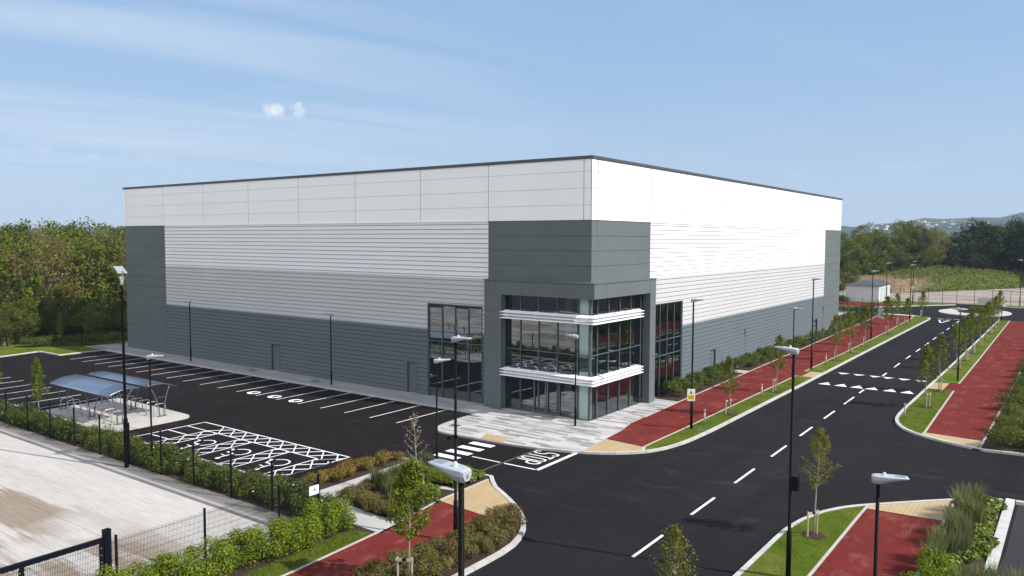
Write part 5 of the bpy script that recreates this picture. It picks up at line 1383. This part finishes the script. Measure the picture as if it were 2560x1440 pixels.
# cirrus on a high flat layer: the view direction divided by its height
zc = math2('ADD', math2('MAXIMUM', sp.outputs[2], 0), .06)
cx_, cy_ = math2('DIVIDE', sp.outputs[0], zc), math2('DIVIDE', sp.outputs[1], zc)
cb = N(nt, 'ShaderNodeCombineXYZ'); L(nt, cx_, cb.inputs[0]); L(nt, cy_, cb.inputs[1])
mp = N(nt, 'ShaderNodeMapping', vector_type='TEXTURE'); mp.inputs['Rotation'].default_value = (0,0,R(70)); mp.inputs['Scale'].default_value = (4.2,.62,1); L(nt, cb.outputs[0], mp.inputs[0])
n1 = N(nt, 'ShaderNodeTexNoise'); n1.inputs['Scale'].default_value = .85; n1.inputs['Detail'].default_value = 9; n1.inputs['Roughness'].default_value = .58; n1.inputs['Distortion'].default_value = .6; L(nt, mp.outputs[0], n1.inputs['Vector'])
c1 = ramp(nt, n1.outputs[0], [(.42,(0,0,0)),(.74,(.52,.52,.52))])
# more of it towards the west
wm = N(nt, 'ShaderNodeMapRange'); wm.inputs[1].default_value = -.50; wm.inputs[2].default_value = -.86; wm.inputs[3].default_value = .12; wm.inputs[4].default_value = 1.0; L(nt, sp.outputs[0], wm.inputs[0])
lo_ = N(nt, 'ShaderNodeMapRange', interpolation_type='SMOOTHSTEP'); lo_.inputs[1].default_value = .05; lo_.inputs[2].default_value = .15; lo_.inputs[3].default_value = .25; L(nt, sp.outputs[2], lo_.inputs[0])
cir = math2('MULTIPLY', math2('MULTIPLY', c1, wm.outputs[0]), lo_.outputs[0])
# small cumulus puffs, each about a fixed bearing
pn = N(nt, 'ShaderNodeTexNoise'); pn.inputs['Scale'].default_value = 55; pn.inputs['Detail'].default_value = 6; pn.inputs['Roughness'].default_value = .6; L(nt, tc.outputs['Generated'], pn.inputs['Vector'])
def puff(az, el, ra, re, s):
    d = Vector((math.sin(R(az))*math.cos(R(el)), math.cos(R(az))*math.cos(R(el)), math.sin(R(el))))
    e1 = Vector((math.cos(R(az)), -math.sin(R(az)), 0)); e2 = Vector((0,0,1))
    def dot(v):
        m = N(nt, 'ShaderNodeVectorMath', operation='DOT_PRODUCT'); L(nt, tc.outputs['Generated'], m.inputs[0]); m.inputs[1].default_value = v; return m.outputs['Value']
    a = math2('DIVIDE', math2('SUBTRACT', dot(e1), d.dot(e1)), R(ra)); b_ = math2('DIVIDE', math2('SUBTRACT', dot(e2), d.dot(e2)), R(re))
    q = math2('ADD', math2('MULTIPLY', a, a), math2('MULTIPLY', b_, b_))
    front = math2('GREATER_THAN', dot(d), .5)
    v = math2('ADD', math2('SUBTRACT', 1.0, q), math2('MULTIPLY', math2('SUBTRACT', pn.outputs[0], .5), 3.6))
    mr = N(nt, 'ShaderNodeMapRange', interpolation_type='SMOOTHSTEP'); mr.inputs[1].default_value = .0; mr.inputs[2].default_value = 1.7; mr.inputs[4].default_value = s; L(nt, v, mr.inputs[0])
    return math2('MULTIPLY', mr.outputs[0], front)
puffs = [(-52.2,8.3,.6,.4,.6),(-51.6,9.0,.4,.35,.5),(-52.75,8.75,.85,.75,1.),(-51.15,8.85,.6,.75,.95),(-51.5,7.2,.8,.4,.35),(-38.4,7.1,.35,.35,.3),(-63.6,5.1,1.2,.4,.35),(-60.6,5.3,2.4,.5,.25),(-67.0,5.4,1.5,.4,.22),(-9.4,4.85,1.8,.4,.22),(-16.4,4.5,1.2,.4,.15)]
acc = cir
for p in puffs: acc = math2('MAXIMUM', acc, puff(*p))
# clear air: paler towards the skyline
el = math2('ARCSINE', math2('MAXIMUM', sp.outputs[2], 0.0))
gr = ramp(nt, math2('DIVIDE', el, R(60)), [(0,(2.45,3.25,4.35)),(.085,(2.3,3.2,4.4)),(.17,(1.95,3.0,4.4)),(.29,(1.62,2.72,4.3)),(1,(.85,1.75,3.5))])
sm = N(nt, 'ShaderNodeMix', data_type='RGBA'); sm.inputs[0].default_value = .86; L(nt, sky.outputs[0], sm.inputs[6]); L(nt, gr, sm.inputs[7])
# bright unseen veil added over the southern sky to light the shaded facade
vm = N(nt, 'ShaderNodeMapRange', interpolation_type='SMOOTHSTEP'); vm.inputs[1].default_value = .12; vm.inputs[2].default_value = -.5; L(nt, sp.outputs[1], vm.inputs[0])
vv = N(nt, 'ShaderNodeMix', data_type='RGBA'); L(nt, math2('MULTIPLY', vm.outputs[0], math2('ADD', .72, math2('MULTIPLY', n1.outputs[0], .4))), vv.inputs[0]); L(nt, sm.outputs[2], vv.inputs[6]); vv.inputs[7].default_value = (7.25,7.45,7.7,1)
cm = N(nt, 'ShaderNodeMix', data_type='RGBA'); L(nt, acc, cm.inputs[0])
L(nt, vv.outputs[2], cm.inputs[6]); cm.inputs[7].default_value = (5.3,5.5,5.75,1)
bg = N(nt, 'ShaderNodeBackground'); bg.inputs[1].default_value = .12; L(nt, cm.outputs[2], bg.inputs[0])
ow = N(nt, 'ShaderNodeOutputWorld'); L(nt, bg.outputs[0], ow.inputs[0])
sl_ = bpy.data.lights.new('sun', 'SUN'); sl_.energy = 4.5; sl_.angle = R(.55); sl_.color = (1, .945, .87)
so = bpy.data.objects.new('sun', sl_); COL.objects.link(so); so.rotation_euler = SUN.to_track_quat('Z', 'Y').to_euler()
# the air
m, nt = newmat('haze_air'); pv = N(nt, 'ShaderNodeVolumePrincipled'); pv.inputs['Density'].default_value = .00014; pv.inputs['Color'].default_value = (.62,.76,.96,1); pv.inputs['Anisotropy'].default_value = .0
o_ = N(nt, 'ShaderNodeOutputMaterial'); L(nt, pv.outputs[0], o_.inputs['Volume'])
if HAZE:
    b = MB(); b.box(-6000,6000,-6000,6000,-40,230); hz = b.build('haze', m); struct(hz, 'thin blue summer haze in the air', 'stuff')
cd = bpy.data.cameras.new('camera'); cam = bpy.data.objects.new('camera', cd); COL.objects.link(cam)
yaw, pit, rol, foc = 0.630335776, -0.0621912211, 0.00350402377, 1963.8402
f = Vector((-math.sin(yaw)*math.cos(pit), math.cos(yaw)*math.cos(pit), math.sin(pit))); r_ = Vector((math.cos(yaw), math.sin(yaw), 0)); u_ = r_.cross(f)
r2 = r_*math.cos(rol)+u_*math.sin(rol); u2 = -r_*math.sin(rol)+u_*math.cos(rol)
cam.matrix_world = Matrix(((r2.x,u2.x,-f.x,CAM.x),(r2.y,u2.y,-f.y,CAM.y),(r2.z,u2.z,-f.z,CAM.z),(0,0,0,1)))
cd.sensor_width = 36; cd.lens = foc/2560*36; cd.clip_start = .1; cd.clip_end = 20000
scene.camera = cam
scene.render.resolution_x, scene.render.resolution_y = 1024, 576
scene.view_settings.view_transform = 'Standard'; scene.view_settings.look = 'None'; scene.view_settings.exposure = EXPO; scene.view_settings.gamma = 1
